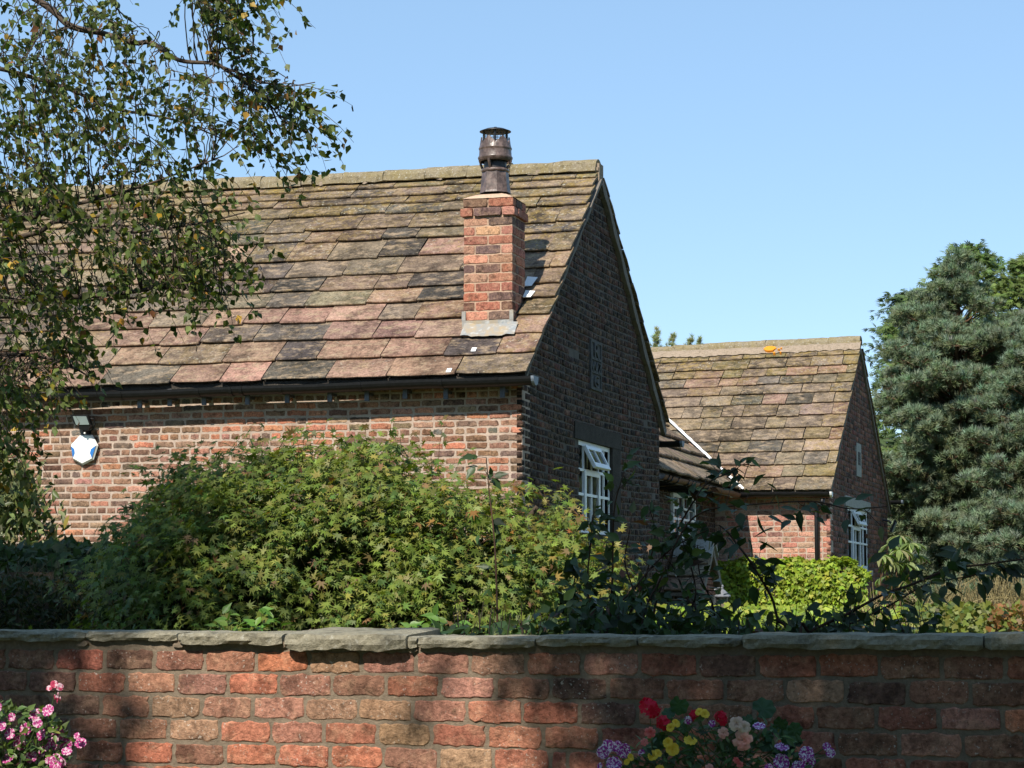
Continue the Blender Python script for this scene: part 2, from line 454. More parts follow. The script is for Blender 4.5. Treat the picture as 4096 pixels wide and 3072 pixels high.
# ================================================================== garden wall in front
PAL = {'O': (0.54, 0.17, 0.08), 'R': (0.39, 0.13, 0.075), 'P': (0.43, 0.20, 0.135), 'T': (0.42, 0.25, 0.14), 'B': (0.29, 0.14, 0.085), 'D': (0.14, 0.085, 0.065), 'M': (0.47, 0.175, 0.098)}
def build_garden_wall():
    w = WALL
    root = thing('brick_garden_wall', 'weathered red brick garden wall capped with rough stone slabs along the foreground', 'wall', w(0, 0.1, 0))
    b = MB()
    b.box(w, -6.0, 6.0, 0.0045, 0.215, 0.0, 1.534)
    core = b.part('mortar_core', M['wall_mortar'], root)
    U = lambda px: w.px(px, 2760, 0)[0]
    pitch = (U(2208) - U(1331)) / 4
    z0 = 1.7 - 0.2054
    CH = 0.0893
    joints = [1668, 1548, 1655, 1733, 1542, 1660]
    # colours read off brick by brick, starting at the joint nearest the left edge of the picture
    rows = ['BRDBBOTPPTMPRDRRBBRRRB', 'DDRBPOPBMPBDBBBTDBBRDB', 'DDBTBPTTPMODBBRBRPOBRR', 'DBBTOPRTRMRRODRBPBRBDB', 'DBROBOOOPTRRRRPBRRBRRB', 'RBOOPORBTRRBRRBRRBRRBR']
    var = [brick_mesh('brick', 1.0, 0.10, 0.0765, 22, 0.0022, M['wall_brick'], 0.0055) for _ in range(1)]
    L0 = pitch - 0.0145
    var = [brick_mesh('brick', L0, 0.10, 0.0765, 26, 0.0026, M['wall_brick'], 0.0034) for _ in range(12)]
    small = brick_mesh('brick', 0.058, 0.10, 0.0765, 12, 0.0016, M['wall_brick'], 0.005)
    uL, uR = U(-120), U(4220)
    mass = BrickMass()
    for k in range(17):
        top = z0 - k * CH
        uj = U(joints[k]) if k < 6 else U(joints[k % 2]) + 0.03 * rng.normal()
        i0 = math.floor((-6.0 - uj) / pitch) + 1
        first = math.ceil((U(0) - 0.5 * pitch - uj) / pitch)
        for i in range(i0, i0 + 60):
            a0 = uj + i * pitch; a1 = a0 + L0
            if a1 > 6.0: break
            mid = (a0 + a1) / 2; zc = top - 0.0765 / 2 + rng.normal(0, 0.0012)
            if k < 6:
                s = rows[k]; q = i - first
                c = tuple(.72 * p_ + .28 * q_ for p_, q_ in zip(PAL[s[q % len(s)]], (0.35, 0.135, 0.078)))
            else:
                c = PAL['ORPBBRT'[rng.integers(7)]]
            c = jcol(c, 0.11)
            if k < 6 and uL < mid < uR:
                if k == 4 and abs(a0 - U(2212)) < 0.06:
                    piece('brick', small, core, w.u, w.v, UP, w(a0 + 0.028, 0.001, zc), (*jcol(PAL['R']), 1))
                    me = var[rng.integers(12)]
                    f = (L0 - 0.068) / L0
                    piece('brick', me, core, w.u * f, w.v, UP, w(a1 - (L0 - 0.068) / 2, 0.0, zc), (*c, 1))
                    continue
                me = var[rng.integers(12)]
                fl = 1 if rng.random() < 0.5 else -1
                fx = 1 + rng.normal(0, 0.012)
                tilt = rng.normal(0, 0.006)
                X = w.u * math.cos(tilt) + UP * math.sin(tilt); Z = -w.u * math.sin(tilt) + UP * math.cos(tilt)
                hz = 1 + rng.normal(0, 0.02)
                if fl < 0: X = -X; Y = -w.v * -1; Z = Z      # mirrored face (negative scale on the length)
                else: Y = w.v
                piece('brick', me, core, X * fx, Y, Z * hz, w(mid, -min(.004, abs(rng.normal(0, 0.0014))), zc), (*c, 1))
            else:
                mass.add(w, a0, a1, zc - 0.038, zc + 0.038, rng.normal(0, 0.0015), 0.1, c)
    mass.part('brickwork', M['wall_brick_mass'], core)
    # coping: (left px, right px, top y, bottom y, overhang, back lift)
    stones = [(-900, -330, 2520, 2560, .03, 0), (-326, 330, 2523, 2563, .028, 0), (334, 700, 2526, 2562, .022, 0), (706, 1120, 2530, 2578, .04, 0), (1132, 1616, 2536, 2600, .06, .018), (1620, 1660, 2546, 2594, .035, 0),
              (1666, 2132, 2547, 2592, .035, 0), (2138, 2541, 2543, 2584, .03, 0), (2547, 2960, 2545, 2588, .03, 0), (2966, 3928, 2538, 2597, .045, 0), (3936, 4500, 2532, 2599, .045, 0), (4506, 5100, 2530, 2599, .04, 0)]
    for (x0, x1, y0, y1, ov, lift) in stones:
        a0, zt = w.px(x0, y0, -ov); a1, _ = w.px(x1, y0, -ov)
        xm = (x0 + x1) / 2
        zt = w.px(xm, y0, -ov)[1]; zb = w.px(xm, y1, -ov)[1]
        nx = max(4, int((a1 - a0) / 0.022)); ny = 9; nz = 4
        V = []; idx = {}
        ph = rng.random(6) * 6.28
        def wob(t, q): return math.sin(t * 9 + ph[q]) * 0.5 + math.sin(t * 23 + ph[q + 1]) * 0.3 + math.sin(t * 47 + ph[q + 2]) * 0.2
        depth = 0.335 + ov + rng.uniform(-0.02, 0.02)
        Fc = []
        # closed loop section: front bottom -> front top -> back top -> back bottom
        sec = [(0, 0.0), (0, 0.33), (0, 0.66), (0, 1.0), (0.12, 1), (0.35, 1), (0.65, 1), (1.0, 1), (1.0, 0.5), (1.0, 0), (0.6, 0), (0.25, 0), (0.08, 0)]
        for i in range(nx + 1):
            t = i / nx
            e = min(t, 1 - t) * (a1 - a0)
            rd = max(0, 0.02 - e) / 0.02
            for (d, h) in sec:
                bb = -ov + d * depth
                zz = zb + h * (zt - zb)
                if d == 0: bb += 0.006 * wob(t * (a1 - a0) * 2.2 + h, 0) + 0.016 * rd + (0.007 if h in (0, 1.0) else 0) + rng.normal(0, 0.001)
                if h == 0 and d < 0.3: zz += (0.010 if lift == 0 else 0.016) * (wob(t * (a1 - a0) * 2.5, 1) * 0.55) + 0.006 * rd
                if h == 1: zz += 0.004 * wob(t * (a1 - a0) * 2 + d * 2, 2) + lift * d - 0.004 * rd - (0.003 if d == 0 else 0)
                V.append(w(a0 + t * (a1 - a0) + rng.normal(0, 0.001), bb, zz))
        m = len(sec)
        for i in range(nx):
            for j in range(m):
                j2 = (j + 1) % m
                Fc.append((i * m + j, i * m + j2, (i + 1) * m + j2, (i + 1) * m + j))
        Fc.append(tuple(range(m))[::-1]); Fc.append(tuple(range(nx * m, nx * m + m)))
        part('coping_stone', V, Fc, M['coping'], root)
    # lumps of pointing under the slabs
    for (x0, x1, y0, y1) in ((300, 350, 2560, 2588), (690, 735, 2570, 2592), (1110, 1150, 2565, 2590), (1616, 1668, 2590, 2612)):
        a0, z1_ = w.px(x0, y0, -0.01); a1, z0_ = w.px(x1, y1, -0.01)
        b = MB(); k = 8
        V = [w((a0 + a1) / 2 + (a1 - a0) * 0.5 * math.cos(q * 6.283 / k) * rng.uniform(.8, 1.1), d, (z0_ + z1_) / 2 + (z1_ - z0_) * 0.5 * math.sin(q * 6.283 / k) * rng.uniform(.8, 1.1)) for d in (-0.008, 0.02) for q in range(k)]
        b.add(V, [tuple(range(k))] + [(i, k + i, k + (i + 1) % k, (i + 1) % k) for i in range(k)])
        b.part('pointing_lump', M['wall_mortar'], root)
build_garden_wall()
# ================================================================== roofs
SLATE_PAL = {'tan': (0.235, 0.175, 0.118), 'grey': (0.155, 0.127, 0.10), 'dark': (0.10, 0.085, 0.073), 'pink': (0.33, 0.195, 0.135), 'olive': (0.22, 0.17, 0.085), 'pale': (0.275, 0.205, 0.145), 'brown': (0.19, 0.138, 0.097)}
def slate_mesh(name, mat, th):
    n = 7
    xs = np.linspace(-0.5, 0.5, n)
    yb = rng.normal(0, 0.010, n); yb[0] += abs(rng.normal(0, .02)); yb[-1] += abs(rng.normal(0, .02))
    sl, sr = rng.normal(0, 0.008, 2)
    top = [(x, y) for x, y in zip(xs, yb)] + [(0.5 + sr, 0.5), (0.5, 1.0), (-0.5, 1.0), (-0.5 + sl, 0.5)]
    k = len(top)
    zt = np.zeros(k); zt[:n] = -abs(rng.normal(0, 0.12, n)) * th - 0.12 * th
    V = [(x * (0.992 if i < n else 1), y + (0.016 if i < n else 0), 0 if i >= n else zt[i] * 0) for i, (x, y) in enumerate(top)]
    V += [(x, y - (rng.uniform(0.0, 0.012) if i < n else 0), -0.35 * th) for i, (x, y) in enumerate(top)]
    V += [(x, y + (rng.uniform(0.0, 0.02) if i < n else 0), -th) for i, (x, y) in enumerate(top)]
    Fc = [tuple(range(k))]
    for i in range(k):
        j = (i + 1) % k
        Fc.append((i, k + i, k + j, j)); Fc.append((k + i, 2 * k + i, 2 * k + j, k + j))
    Fc.append(tuple(range(2 * k, 3 * k))[::-1])
    return mesh(name, V, Fc, mat)
class Slope:
    """a pitched surface between an eave line E0-E1 (left to right) and a ridge line R0-R1"""
    def __init__(s, E0, E1, R0, R1):
        s.E0, s.E1, s.R0, s.R1 = map(np.asarray, (E0, E1, R0, R1))
        s.len = np.linalg.norm(s.E1 - s.E0)
        d = s.P(0.5, 1) - s.P(0.5, 0); s.h = np.linalg.norm(d)
        s.N = np.cross(s.E1 - s.E0, d); s.N /= np.linalg.norm(s.N)
    def P(s, x, t): return (1 - t) * ((1 - x) * s.E0 + x * s.E1) + t * ((1 - x) * s.R0 + x * s.R1)
    def uv(s, px, py):
        Q = on(px, py, s.P(0.5, 0.5), s.N)
        best = None
        t = 0.5; x = 0.5
        for _ in range(12):
            a = s.P(0, t); b = s.P(1, t); x = np.dot(Q - a, b - a) / np.dot(b - a, b - a)
            a = s.P(x, 0); b = s.P(x, 1); t = np.dot(Q - a, b - a) / np.dot(b - a, b - a)
        return x, t
    def axes(s, x, t):
        X = s.P(1, t) - s.P(0, t); X /= np.linalg.norm(X)
        d = s.P(x, 1) - s.P(x, 0); Z = np.cross(X, d); Z /= np.linalg.norm(Z)
        Y = np.cross(Z, X)
        return X, Y, Z
def lay_slates(sl, ts, wfn, colfn, parent, meshes, th, keep=None, xjit=0.012, edge=(0.0, 0.0), x0=0.0, x1=1.0):
    cnt = 0
    for i in range(len(ts) - 1):
        t0, t1 = ts[i], ts[i + 1]
        g = (t1 - t0) * sl.h
        ln = g * 1.12 + 0.045
        x = x0 - rng.uniform(0, 0.3) * wfn(t0) / sl.len
        while x < x1 - 0.004:
            w = wfn(t0) * rng.uniform(0.68, 1.42) / sl.len
            xe = x + w
            if xe > x1 - 0.25 * wfn(t0) / sl.len: xe = x1 + rng.uniform(-0.5, 1) * edge[1] / sl.len
            xs = max(x, x0 - edge[0] / sl.len)
            w = xe - xs
            xm = (xs + xe) / 2
            if w > 0 and (keep is None or keep(xm, t0, xs, xe)):
                X, Y, Z = sl.axes(xm, t0)
                rise = 1.7 * th * rng.uniform(0.85, 1.2)
                a = math.atan(rise / ln) + rng.normal(0, 0.004)
                Y2 = Y * math.cos(a) - Z * math.sin(a); Z2 = Y * math.sin(a) + Z * math.cos(a)
                r = rng.normal(0, 0.006)
                X2 = X * math.cos(r) + Y2 * math.sin(r); Y2 = Y2 * math.cos(r) - X * math.sin(r)
                jt = rng.normal(0, xjit)
                Pw = sl.P(xm, t0) + Y * jt + Z * (2.0 * th)
                wid = w * sl.len - rng.uniform(0.004, 0.014)
                col, al = colfn(xm, (t0 + t1) / 2)
                piece('slate', meshes[rng.integers(len(meshes))], parent, X2 * wid, Y2 * ln, Z2, Pw, (*jcol(col, 0.13), al))
                cnt += 1
            x = xe
    return cnt
def ridge_tiles(sl, parent, n, mat, r=0.15, x0=0.0, x1=1.0, lift=0.03):
    xs = np.linspace(x0, x1, n + 1)
    A0 = sl.P(0, 1); A1 = sl.P(1, 1)
    d = A1 - A0; d /= np.linalg.norm(d)
    side = np.cross(d, UP); side /= np.linalg.norm(side)      # towards the viewer's side
    for i in range(n):
        a, b = xs[i] + 0.0003, xs[i + 1] - 0.0003
        V = []; m = 9
        dz = rng.normal(0, 0.006); rr = r * (1 + rng.normal(0, 0.04))
        steps = 5
        for q in range(steps + 1):
            x = a + (b - a) * q / steps
            c = A0 + (A1 - A0) * x + UP * (lift + dz + rng.normal(0, 0.003))
            for j in range(m):
                p = math.pi * (j / (m - 1))
                ca, sa = math.cos(p), math.sin(p)
                V.append(c + side * (ca * rr) + UP * (abs(sa) ** 0.75 * rr * 1.02 - 0.085) + rng.normal(0, 0.003, 3))
            for j in range(m):
                p = math.pi * (1 - j / (m - 1))
                ca, sa = math.cos(p), math.sin(p)
                V.append(c + side * (ca * (rr - 0.03)) + UP * (abs(sa) ** 0.75 * (rr - 0.03) * 1.0 - 0.09))
        k = 2 * m; Fc = []
        for q in range(steps):
            for j in range(k):
                j2 = (j + 1) % k
                Fc.append((q * k + j, q * k + j2, (q + 1) * k + j2, (q + 1) * k + j))
        Fc.append(tuple(range(k))[::-1]); Fc.append(tuple(range(steps * k, steps * k + k)))
        part('ridge_tile', V, Fc, mat, parent)
def ridge_mortar(sl, parent, mat, t0, t1, th, n=60, x0=0.0, x1=1.0):
    V = []; Fc = []
    for i in range(n + 1):
        x = x0 + (x1 - x0) * i / n
        X, Y, Z = sl.axes(x, t0)
        a = t0 + rng.normal(0, 0.004)
        V += [sl.P(x, a) + Z * (1.9 * th), sl.P(x, (a + t1) / 2) + Z * (3.2 * th + rng.normal(0, 0.006)), sl.P(x, t1) + Z * (2.6 * th)]
    for i in range(n):
        for j in (0, 1): Fc.append((3 * i + j, 3 * i + 3 + j, 3 * i + 4 + j, 3 * i + 1 + j))
    part('ridge_mortar', V, Fc, mat, parent)
def gutter(A, B, r, parent, mat, endmat, name='gutter', straps=(), out=None, ends=(True, True)):
    A, B = np.asarray(A), np.asarray(B)
    d = (B - A); Ln = np.linalg.norm(d); d /= Ln
    side = np.cross(d, UP); side /= np.linalg.norm(side)
    m = 11
    def ring(c, rr, up=0.0):
        return [c + side * (rr * math.cos(p)) - UP * (rr * math.sin(p)) + UP * up for p in np.linspace(0, math.pi, m)]
    n = 24
    V = []; Fc = []
    for q in range(n + 1):
        c = A + d * Ln * q / n + UP * 0.004 * math.sin(q * 1.3)
        V += ring(c, r) + ring(c, r - 0.006)[::-1]
    k = 2 * m
    for q in range(n):
        for j in range(k):
            j2 = (j + 1) % k
            Fc.append((q * k + j, q * k + j2, (q + 1) * k + j2, (q + 1) * k + j))
    g = part(name, V, Fc, mat, parent, smooth=False)
    for e, (c, s) in zip(ends, ((A, -1), (B, 1))):
        if not e: continue
        b = MB()
        R0 = ring(c - d * s * 0.02, r + 0.006); R1 = ring(c + d * s * 0.012, r + 0.006)
        b.add(R0 + R1, [tuple(range(m)), tuple(range(m, 2 * m))[::-1]] + [(i, i + 1, m + i + 1, m + i) for i in range(m - 1)] + [(0, m, 2 * m - 1, m - 1)])
        b.part('end_cap', endmat, g)
    for x in straps:
        b = MB(); c = A + d * x
        for q in (-0.016, 0.016):
            pass
        R0 = ring(c - d * 0.018, r + 0.006); R1 = ring(c + d * 0.018, r + 0.006); R2 = ring(c - d * 0.018, r - 0.001); R3 = ring(c + d * 0.018, r - 0.001)
        b.add(R0 + R1 + R2 + R3, [(i, i + 1, m + i + 1, m + i) for i in range(m - 1)] + [(2 * m + i, i, i + 1, 2 * m + i + 1)[::-1] for i in range(m - 1)] + [(3 * m + i, 3 * m + i + 1, m + i + 1, m + i)[::-1] for i in range(m - 1)])
        b.part('strap', mat, g)
    return g
def downpipe(pts, r, parent, mat):
    b = MB(); b.tube(pts, r, 10)
    return b.part('downpipe', mat, parent, smooth=True)
# ================================================================== near cottage
H1 = Frame(np.array([*at_y(2089, 1700, 23.5)[:2], 0]), 16.2)
W1 = 6.65
OVH = 0.19
GO = 0.245                                                 # gutter centre in front of the wall
AL = -9.5                                                  # left end, out of the picture
_e0 = H1.px(463, 1552, -OVH); _e1 = H1.px(2111, 1503, -OVH)
_r0 = H1.px(38, 772, W1 / 2); _r1 = H1.px(2389, 655, W1 / 2)
def lin(p, q, a): return p[1] + (q[1] - p[1]) * (a - p[0]) / (q[0] - p[0])
VG = 0.10                                                 # slates oversail the gable by this
ZE1 = lin(_e0, _e1, VG); ZR1 = lin(_r0, _r1, VG) - 0.08
ZE0 = lin(_e0, _e1, AL); ZR0 = lin(_r0, _r1, AL) - 0.08
TH = 0.028
VGR = 0.03
def gable_roof_z(b, W, ze, zr, ov): return ze + (zr - ze) * (min(b, W - b) + ov) / (W / 2 + ov)
BR_PAL = [((0.235, 0.122, 0.075), 6), ((0.31, 0.145, 0.082), 5), ((0.17, 0.105, 0.078), 3), ((0.44, 0.17, 0.09), 3), ((0.38, 0.18, 0.12), 3), ((0.13, 0.115, 0.105), .6), ((0.28, 0.165, 0.10), 3)]
_bp = np.array([p for _, p in BR_PAL], float); _bp /= _bp.sum()
def brick_colour(): return jcol(BR_PAL[rng.choice(len(BR_PAL), p=_bp)][0], 0.18)
FAR_PAL = [(0.52, 0.20, 0.14), (0.46, 0.19, 0.13), (0.56, 0.25, 0.18), (0.33, 0.17, 0.13), (0.44, 0.26, 0.18)]
GAB_SHADE_PAL = [(0.048, 0.029, 0.021), (0.064, 0.034, 0.024), (0.033, 0.026, 0.022), (0.085, 0.037, 0.025), (0.043, 0.029, 0.024)]  # brick tones lowered: the shade on these walls is put into the colour
def courses(a0, a1, k, P, J):
    """joint positions of one course: stretchers, with a header course now and then"""
    out = []
    hd = (k % 5 == 1)
    a = a1
    first = True
    while a > a0:
        q = P * 0.5 if (hd or (first and k % 2 == 0) or rng.random() < 0.10) else P
        q *= 1 + rng.normal(0, 0.03)
        first = False
        out.append((a - q, a - J))
        a -= q
    out[0] = (out[0][0], a1)
    return out
MAPLE_TOP = np.array([(-9000, 3200), (390, 2570), (440, 2350), (490, 2180), (610, 2020), (800, 1940), (1000, 1850), (1370, 1828), (1610, 1885), (1850, 1970), (2060, 2035), (2200, 2105), (2340, 2215), (2440, 2340), (2530, 2570), (9000, 3200)])
def maple_y(px): return np.interp(px, MAPLE_TOP[:, 0], MAPLE_TOP[:, 1])
def wall_core(root, fn, a0, a1, z0, z1, b0, b1, mat, name='front_wall'):
    b = MB(); b.box(fn, a0, a1, b0, b1, z0, z1)
    return b.part(name, mat, root)
def build_window(fn, parent, b0, b1, z0, z1, cols, rows, vent, depth=0.05, name='window'):
    """fn(x along, out, z).  cols/rows: pane boundaries 0..1; vent = (c0, c1, r0, r1) panes in the top-hung vent that stands open"""
    w = b1 - b0; h = z1 - z0
    bar = 0.032
    m = MB()
    fr = 0.055
    m.box(fn, b0, b0 + fr, -0.04, depth, z0, z1); m.box(fn, b1 - fr, b1, -0.04, depth, z0, z1)
    m.box(fn, b0 + fr, b1 - fr, -0.04, depth - 0.002, z1 - fr, z1); m.box(fn, b0 + fr, b1 - fr, -0.04, depth - 0.002, z0, z0 + fr * 1.3)
    win = m.part(name, M['white'], parent)
    xs = [b0 + fr + (w - 2 * fr) * c for c in cols]; zs = [z0 + 1.3 * fr + (h - 2.3 * fr) * r for r in rows]
    m = MB()
    for i in range(1, len(xs) - 1): m.box(fn, xs[i] - bar / 2, xs[i] + bar / 2, -0.02, depth - 0.012, z0 + fr, z1 - fr)
    for j in range(1, len(zs) - 1): m.box(fn, b0 + fr, b1 - fr, -0.019, depth - 0.010, zs[j] - bar / 2, zs[j] + bar / 2)
    m.part('glazing_bars', M['white'], win)
    for i in range(len(xs) - 1):
        for j in range(len(zs) - 1):
            inv = vent and vent[0] <= i < vent[1] and vent[2] <= j < vent[3]
            d = depth - (0.075 if inv else 0.034)
            m = MB(); m.box(fn, xs[i] - (0.016 if inv else 0), xs[i + 1] + (0.016 if inv else 0), d - 0.004, d, zs[j] - 0.01, zs[j + 1])
            m.part('pane', M['glass'], win)
    # raised casement frame under the vent
    if vent:
        x0, x1 = xs[vent[0]], xs[vent[1]]; zb, zt = zs[vent[2]], zs[vent[3]]
        m = MB()
        cf = 0.045; zlow = zs[0]
        for (p, q, r, s_) in ((x0 - cf / 2, x0 + cf, zlow, zb), (x1 - cf, x1 + cf / 2, zlow, zb)):
            m.box(fn, p, q, 0.0, depth + 0.012, r, s_)
        m.box(fn, x0 + cf, x1 - cf, 0.0, depth + 0.011, zb - cf * 1.3, zb - 0.005)
        m.part('casement', M['white'], win)
        ang = math.radians(27)
        def vf(x, o, z):          # hinged at the top
            dz = z - zt
            return fn(x, depth + 0.015 + o * math.cos(ang) - dz * math.sin(ang), zt + dz * math.cos(ang) + o * math.sin(ang))
        m = MB(); vb = 0.05
        X0, X1 = x0 - 0.02, x1 + 0.02
        m.box(vf, X0, X0 + vb, -0.02, 0.02, zb, zt); m.box(vf, X1 - vb, X1, -0.02, 0.02, zb, zt)
        m.box(vf, X0 + vb, X1 - vb, -0.02, 0.019, zt - vb, zt); m.box(vf, X0 + vb, X1 - vb, -0.02, 0.019, zb, zb + vb * 1.2)
        xm = (X0 + X1) / 2
        m.box(vf, xm - 0.014, xm + 0.014, -0.015, 0.015, zb + vb, zt - vb)
        v = m.part('open_vent', M['white'], win)
        for p, q in ((X0 + vb, xm - 0.014), (xm + 0.014, X1 - vb)):
            m = MB(); m.box(vf, p, q, -0.004, 0.0, zb + vb, zt - vb)
            m.part('vent_pane', M['glass'], win)
    return win
def verge_strip(root, fn_pts, mat, name='verge_mortar', w=0.07, d=0.045):
    """a wavy fillet of mortar that follows the underside of the slates down the gable"""
    n = len(fn_pts); V = []; Fc = []
    for i, (P, out, down) in enumerate(fn_pts):
        ww = w * (1 + 0.22 * math.sin(i * 0.9) + rng.normal(0, 0.05))
        V += [P, P + out * d, P + out * d * 0.9 + down * ww, P + down * ww]
    for i in range(n - 1):
        for j in range(4):
            k = (j + 1) % 4
            Fc.append((4 * i + j, 4 * i + k, 4 * i + 4 + k, 4 * i + 4 + j))
    Fc += [(0, 1, 2, 3), tuple(range(4 * n - 4, 4 * n))[::-1]]
    return part(name, V, Fc, mat, root)
def gable_bricks(root, fr, W, ze, zr, ov, z0, P, CH, pal, a_face, holes, sag=0.0, J=0.012, name='brickwork', limit=None):
    mass = BrickMass()
    k = 0
    z = z0
    while z < zr - 0.25:
        # limits where the roof cuts the course
        tt = (z + CH - ze) / (zr - ze)
        lo = 0.0 if tt < 0 else tt * (W / 2 + ov) - ov + 0.04
        lo = max(lo, 0.0); hi = W - lo
        b = lo - (0 if k % 2 else 0.5 * P)
        while b < hi:
            q = (P * 0.5 if (k % 4 == 1) else P) * (1 + rng.normal(0, 0.03))
            b0, b1 = max(b, lo), min(b + q - J, hi)
            zc = z - sag * 4 * (b / W) * (1 - b / W) + 0.004 * math.sin(b * 5 + k)
            if b1 - b0 > 0.03 and not any(h[0] < (b0 + b1) / 2 < h[1] and h[2] < z + CH / 2 < h[3] for h in holes):
                c = jcol(pal[rng.integers(len(pal))], 0.25)
                mass.add(lambda a, bb, zz: fr(bb, a, zz), b0, b1, zc, zc + CH - J, a_face + rng.normal(0, 0.003), a_face - 0.06, c)
            b += q
        z += CH; k += 1
    return mass.part(name, M['brick_mass'], root)
def gable_core(root, f, W, ze, zr, hole, mat):
    h0, h1, hz0, hz1 = hole
    top = lambda b: ze + (zr - ze) * min(b, W - b) / (W / 2)
    def pr(lo, hi, zl, zu=None):
        bs = sorted({lo, hi} | ({W / 2} if lo < W / 2 < hi else set()))
        up = [(b, top(b) if zu is None else zu) for b in bs][::-1]
        return [(lo, zl), (hi, zl)] + up
    m = MB(); s0 = 0.012
    for poly in (pr(s0, h0, GZ), pr(h1, W, GZ), pr(h0, h1, GZ, hz0), pr(h0, h1, hz1)):
        k = len(poly)
        m.add([f(-0.007, b, z) for b, z in poly] + [f(-0.3, b, z) for b, z in poly], [tuple(range(k)), tuple(range(k, 2 * k))[::-1]] + [(i, k + i, k + (i + 1) % k, (i + 1) % k) for i in range(k)])
    m.box(lambda x, o, z: f(o, x, z), h0 - .05, h1 + .05, -0.33, -0.305, hz0 - .05, hz1 + .05)
    return m.part('gable_wall', mat, root)
def build_near_cottage():
    f = H1
    root = thing('brick_cottage', 'nearer brick cottage with a stone slate roof and a chimney on its front slope', 'cottage', f(-3, 3, GZ))
    zt = min(ZE0, ZE1) - 0.02
    # ---- front wall
    wall = wall_core(root, f, AL, -0.002, GZ, zt, 0.006, 0.3, M['mortar'])
    P, CH, J = 0.2425, 0.0785, 0.0200
    H = CH - J
    st = [brick_mesh('brick', 1.0, 0.09, H, 1, 0, M['brick']) for _ in range(0)]
    st = [brick_mesh('brick', P - J, 0.09, H, 18, 0.0030, M['brick'], 0.005) for _ in range(9)]
    hd = [brick_mesh('brick', P / 2 - J, 0.09, H, 12, 0.0030, M['brick'], 0.005) for _ in range(6)]
    mass = BrickMass()
    n = 0; k = 0
    z = zt - CH
    cand = []
    while z > GZ:
        for (a0, a1) in courses(AL, -0.004, k, P, J):
            a0 = max(a0, AL)
            if a1 - a0 < 0.03: continue
            zc = z + H / 2 + 0.010 * math.sin(a0 * 1.7 + 0.4 * k) * 0.6 + rng.normal(0, 0.0015)
            mid = (a0 + a1) / 2
            c = brick_colour()
            q = proj(f(mid, 0, zc))
            redder = math.exp(-((q[0] - 1150) / 330.0) ** 2 - ((q[1] - 1700) / 90.0) ** 2)
            if rng.random() < 0.5 * redder: c = jcol((0.47, 0.165, 0.085), 0.12)
            vis = q[0] > 140 and q[0] < 2100 and 1590 < q[1] < 2190 and q[1] < maple_y(q[0]) - 25
            cand.append((vis, mid, a1 - a0, zc, c, q))
        z -= CH; k += 1
    order = [i for i, c in enumerate(cand) if c[0]]
    order.sort(key=lambda i: cand[i][5][1] + (400 if cand[i][5][0] < 260 else 0))
    keep = set(order[:300])
    for i, (vis, mid, w, zc, c, q) in enumerate(cand):
        if i in keep:
            me = (st if w > 0.16 else hd); me = me[rng.integers(len(me))]
            L = (P - J) if w > 0.16 else P / 2 - J
            tl = rng.normal(0, 0.008)
            X = f.u * math.cos(tl) + UP * math.sin(tl); Z = UP * math.cos(tl) - f.u * math.sin(tl)
            piece('brick', me, wall, X * (w / L), f.v, Z, f(mid, np.clip(rng.normal(0, 0.002), -.004, .003), zc), (*c, 1))
        else:
            mass.add(f, mid - w / 2, mid + w / 2, zc - H / 2, zc + H / 2, 0.0, 0.05, c)
    mass.part('brickwork', M['brick_mass'], wall)
    # ---- gable wall
    RC = 0.03
    wl, wt = f.pxa(2306, 1757, -RC); wr, _ = f.pxa(2438, 1790, -RC); _, wb = f.pxa(2310, 2130, -RC)
    gab = gable_core(root, f, W1, ZE1 - 0.02, ZR1 - 0.06, (wl, wr, wb, wt), M['gable_shade_mortar'])
    ll, lt = f.pxa(2296, 1684, 0); lr, _ = f.pxa(2481, 1745, 0)
    pl0, pt = f.pxa(2358, 1354, 0); pl1, _ = f.pxa(2401, 1372, 0); _, pb = f.pxa(2362, 1556, 0)
    holes = [(wl, wr + 0.42, wb - 0.12, wt + 0.0), (ll, lr, wt - 0.02, lt), (pl0, pl1, pb, pt)]
    gable_bricks(gab, f, W1, ZE1, ZR1, OVH, GZ, 0.232, 0.0785, GAB_SHADE_PAL, 0.0, holes, sag=0.055, J=0.014)
    b = MB(); b.box(lambda x, o, z: f(o, x, z), wl, wr + 0.42, -0.05, 0.002, wb - 0.12, wt); 
    G = lambda x, o, z: f(o, x, z)
    b = MB(); b.box(G, ll, lr, -0.1, 0.014, wt, lt); b.part('stone_lintel', M['lintel'], gab)
    b = MB(); b.box(G, wr, wr + 0.42, -0.1, 0.010, wb - 0.12, wt - 0.002); b.part('stone_jamb', M['lintel'], gab)
    b = MB(); b.box(G, wl - 0.05, wr + 0.05, -0.1, 0.05, wb - 0.10, wb - 0.002); b.part('window_sill', M['lintel'], gab)
    build_window(G, root, wl, wr, wb, wt, (0, .17, .42, .63, .82, 1), (0, .40, .70, 1), (1, 3, 2, 3), depth=-RC)
    # ---- carved date stone
    b = MB(); b.box(G, pl0, pl1, -0.05, 0.006, pb, pt)
    pw = pl1 - pl0; ph = pt - pb
    for z_ in (pb, pb + ph * 0.33, pb + ph * 0.60, pt - 0.035): b.box(G, pl0, pl1, 0.006, 0.022, z_, z_ + 0.035)
    for x_ in (pl0, pl1 - 0.035): b.box(G, x_, x_ + 0.035, 0.006, 0.021, pb + 0.035, pt - 0.035)
    pq = b.part('carved_plaque', M['plaque'], gab)
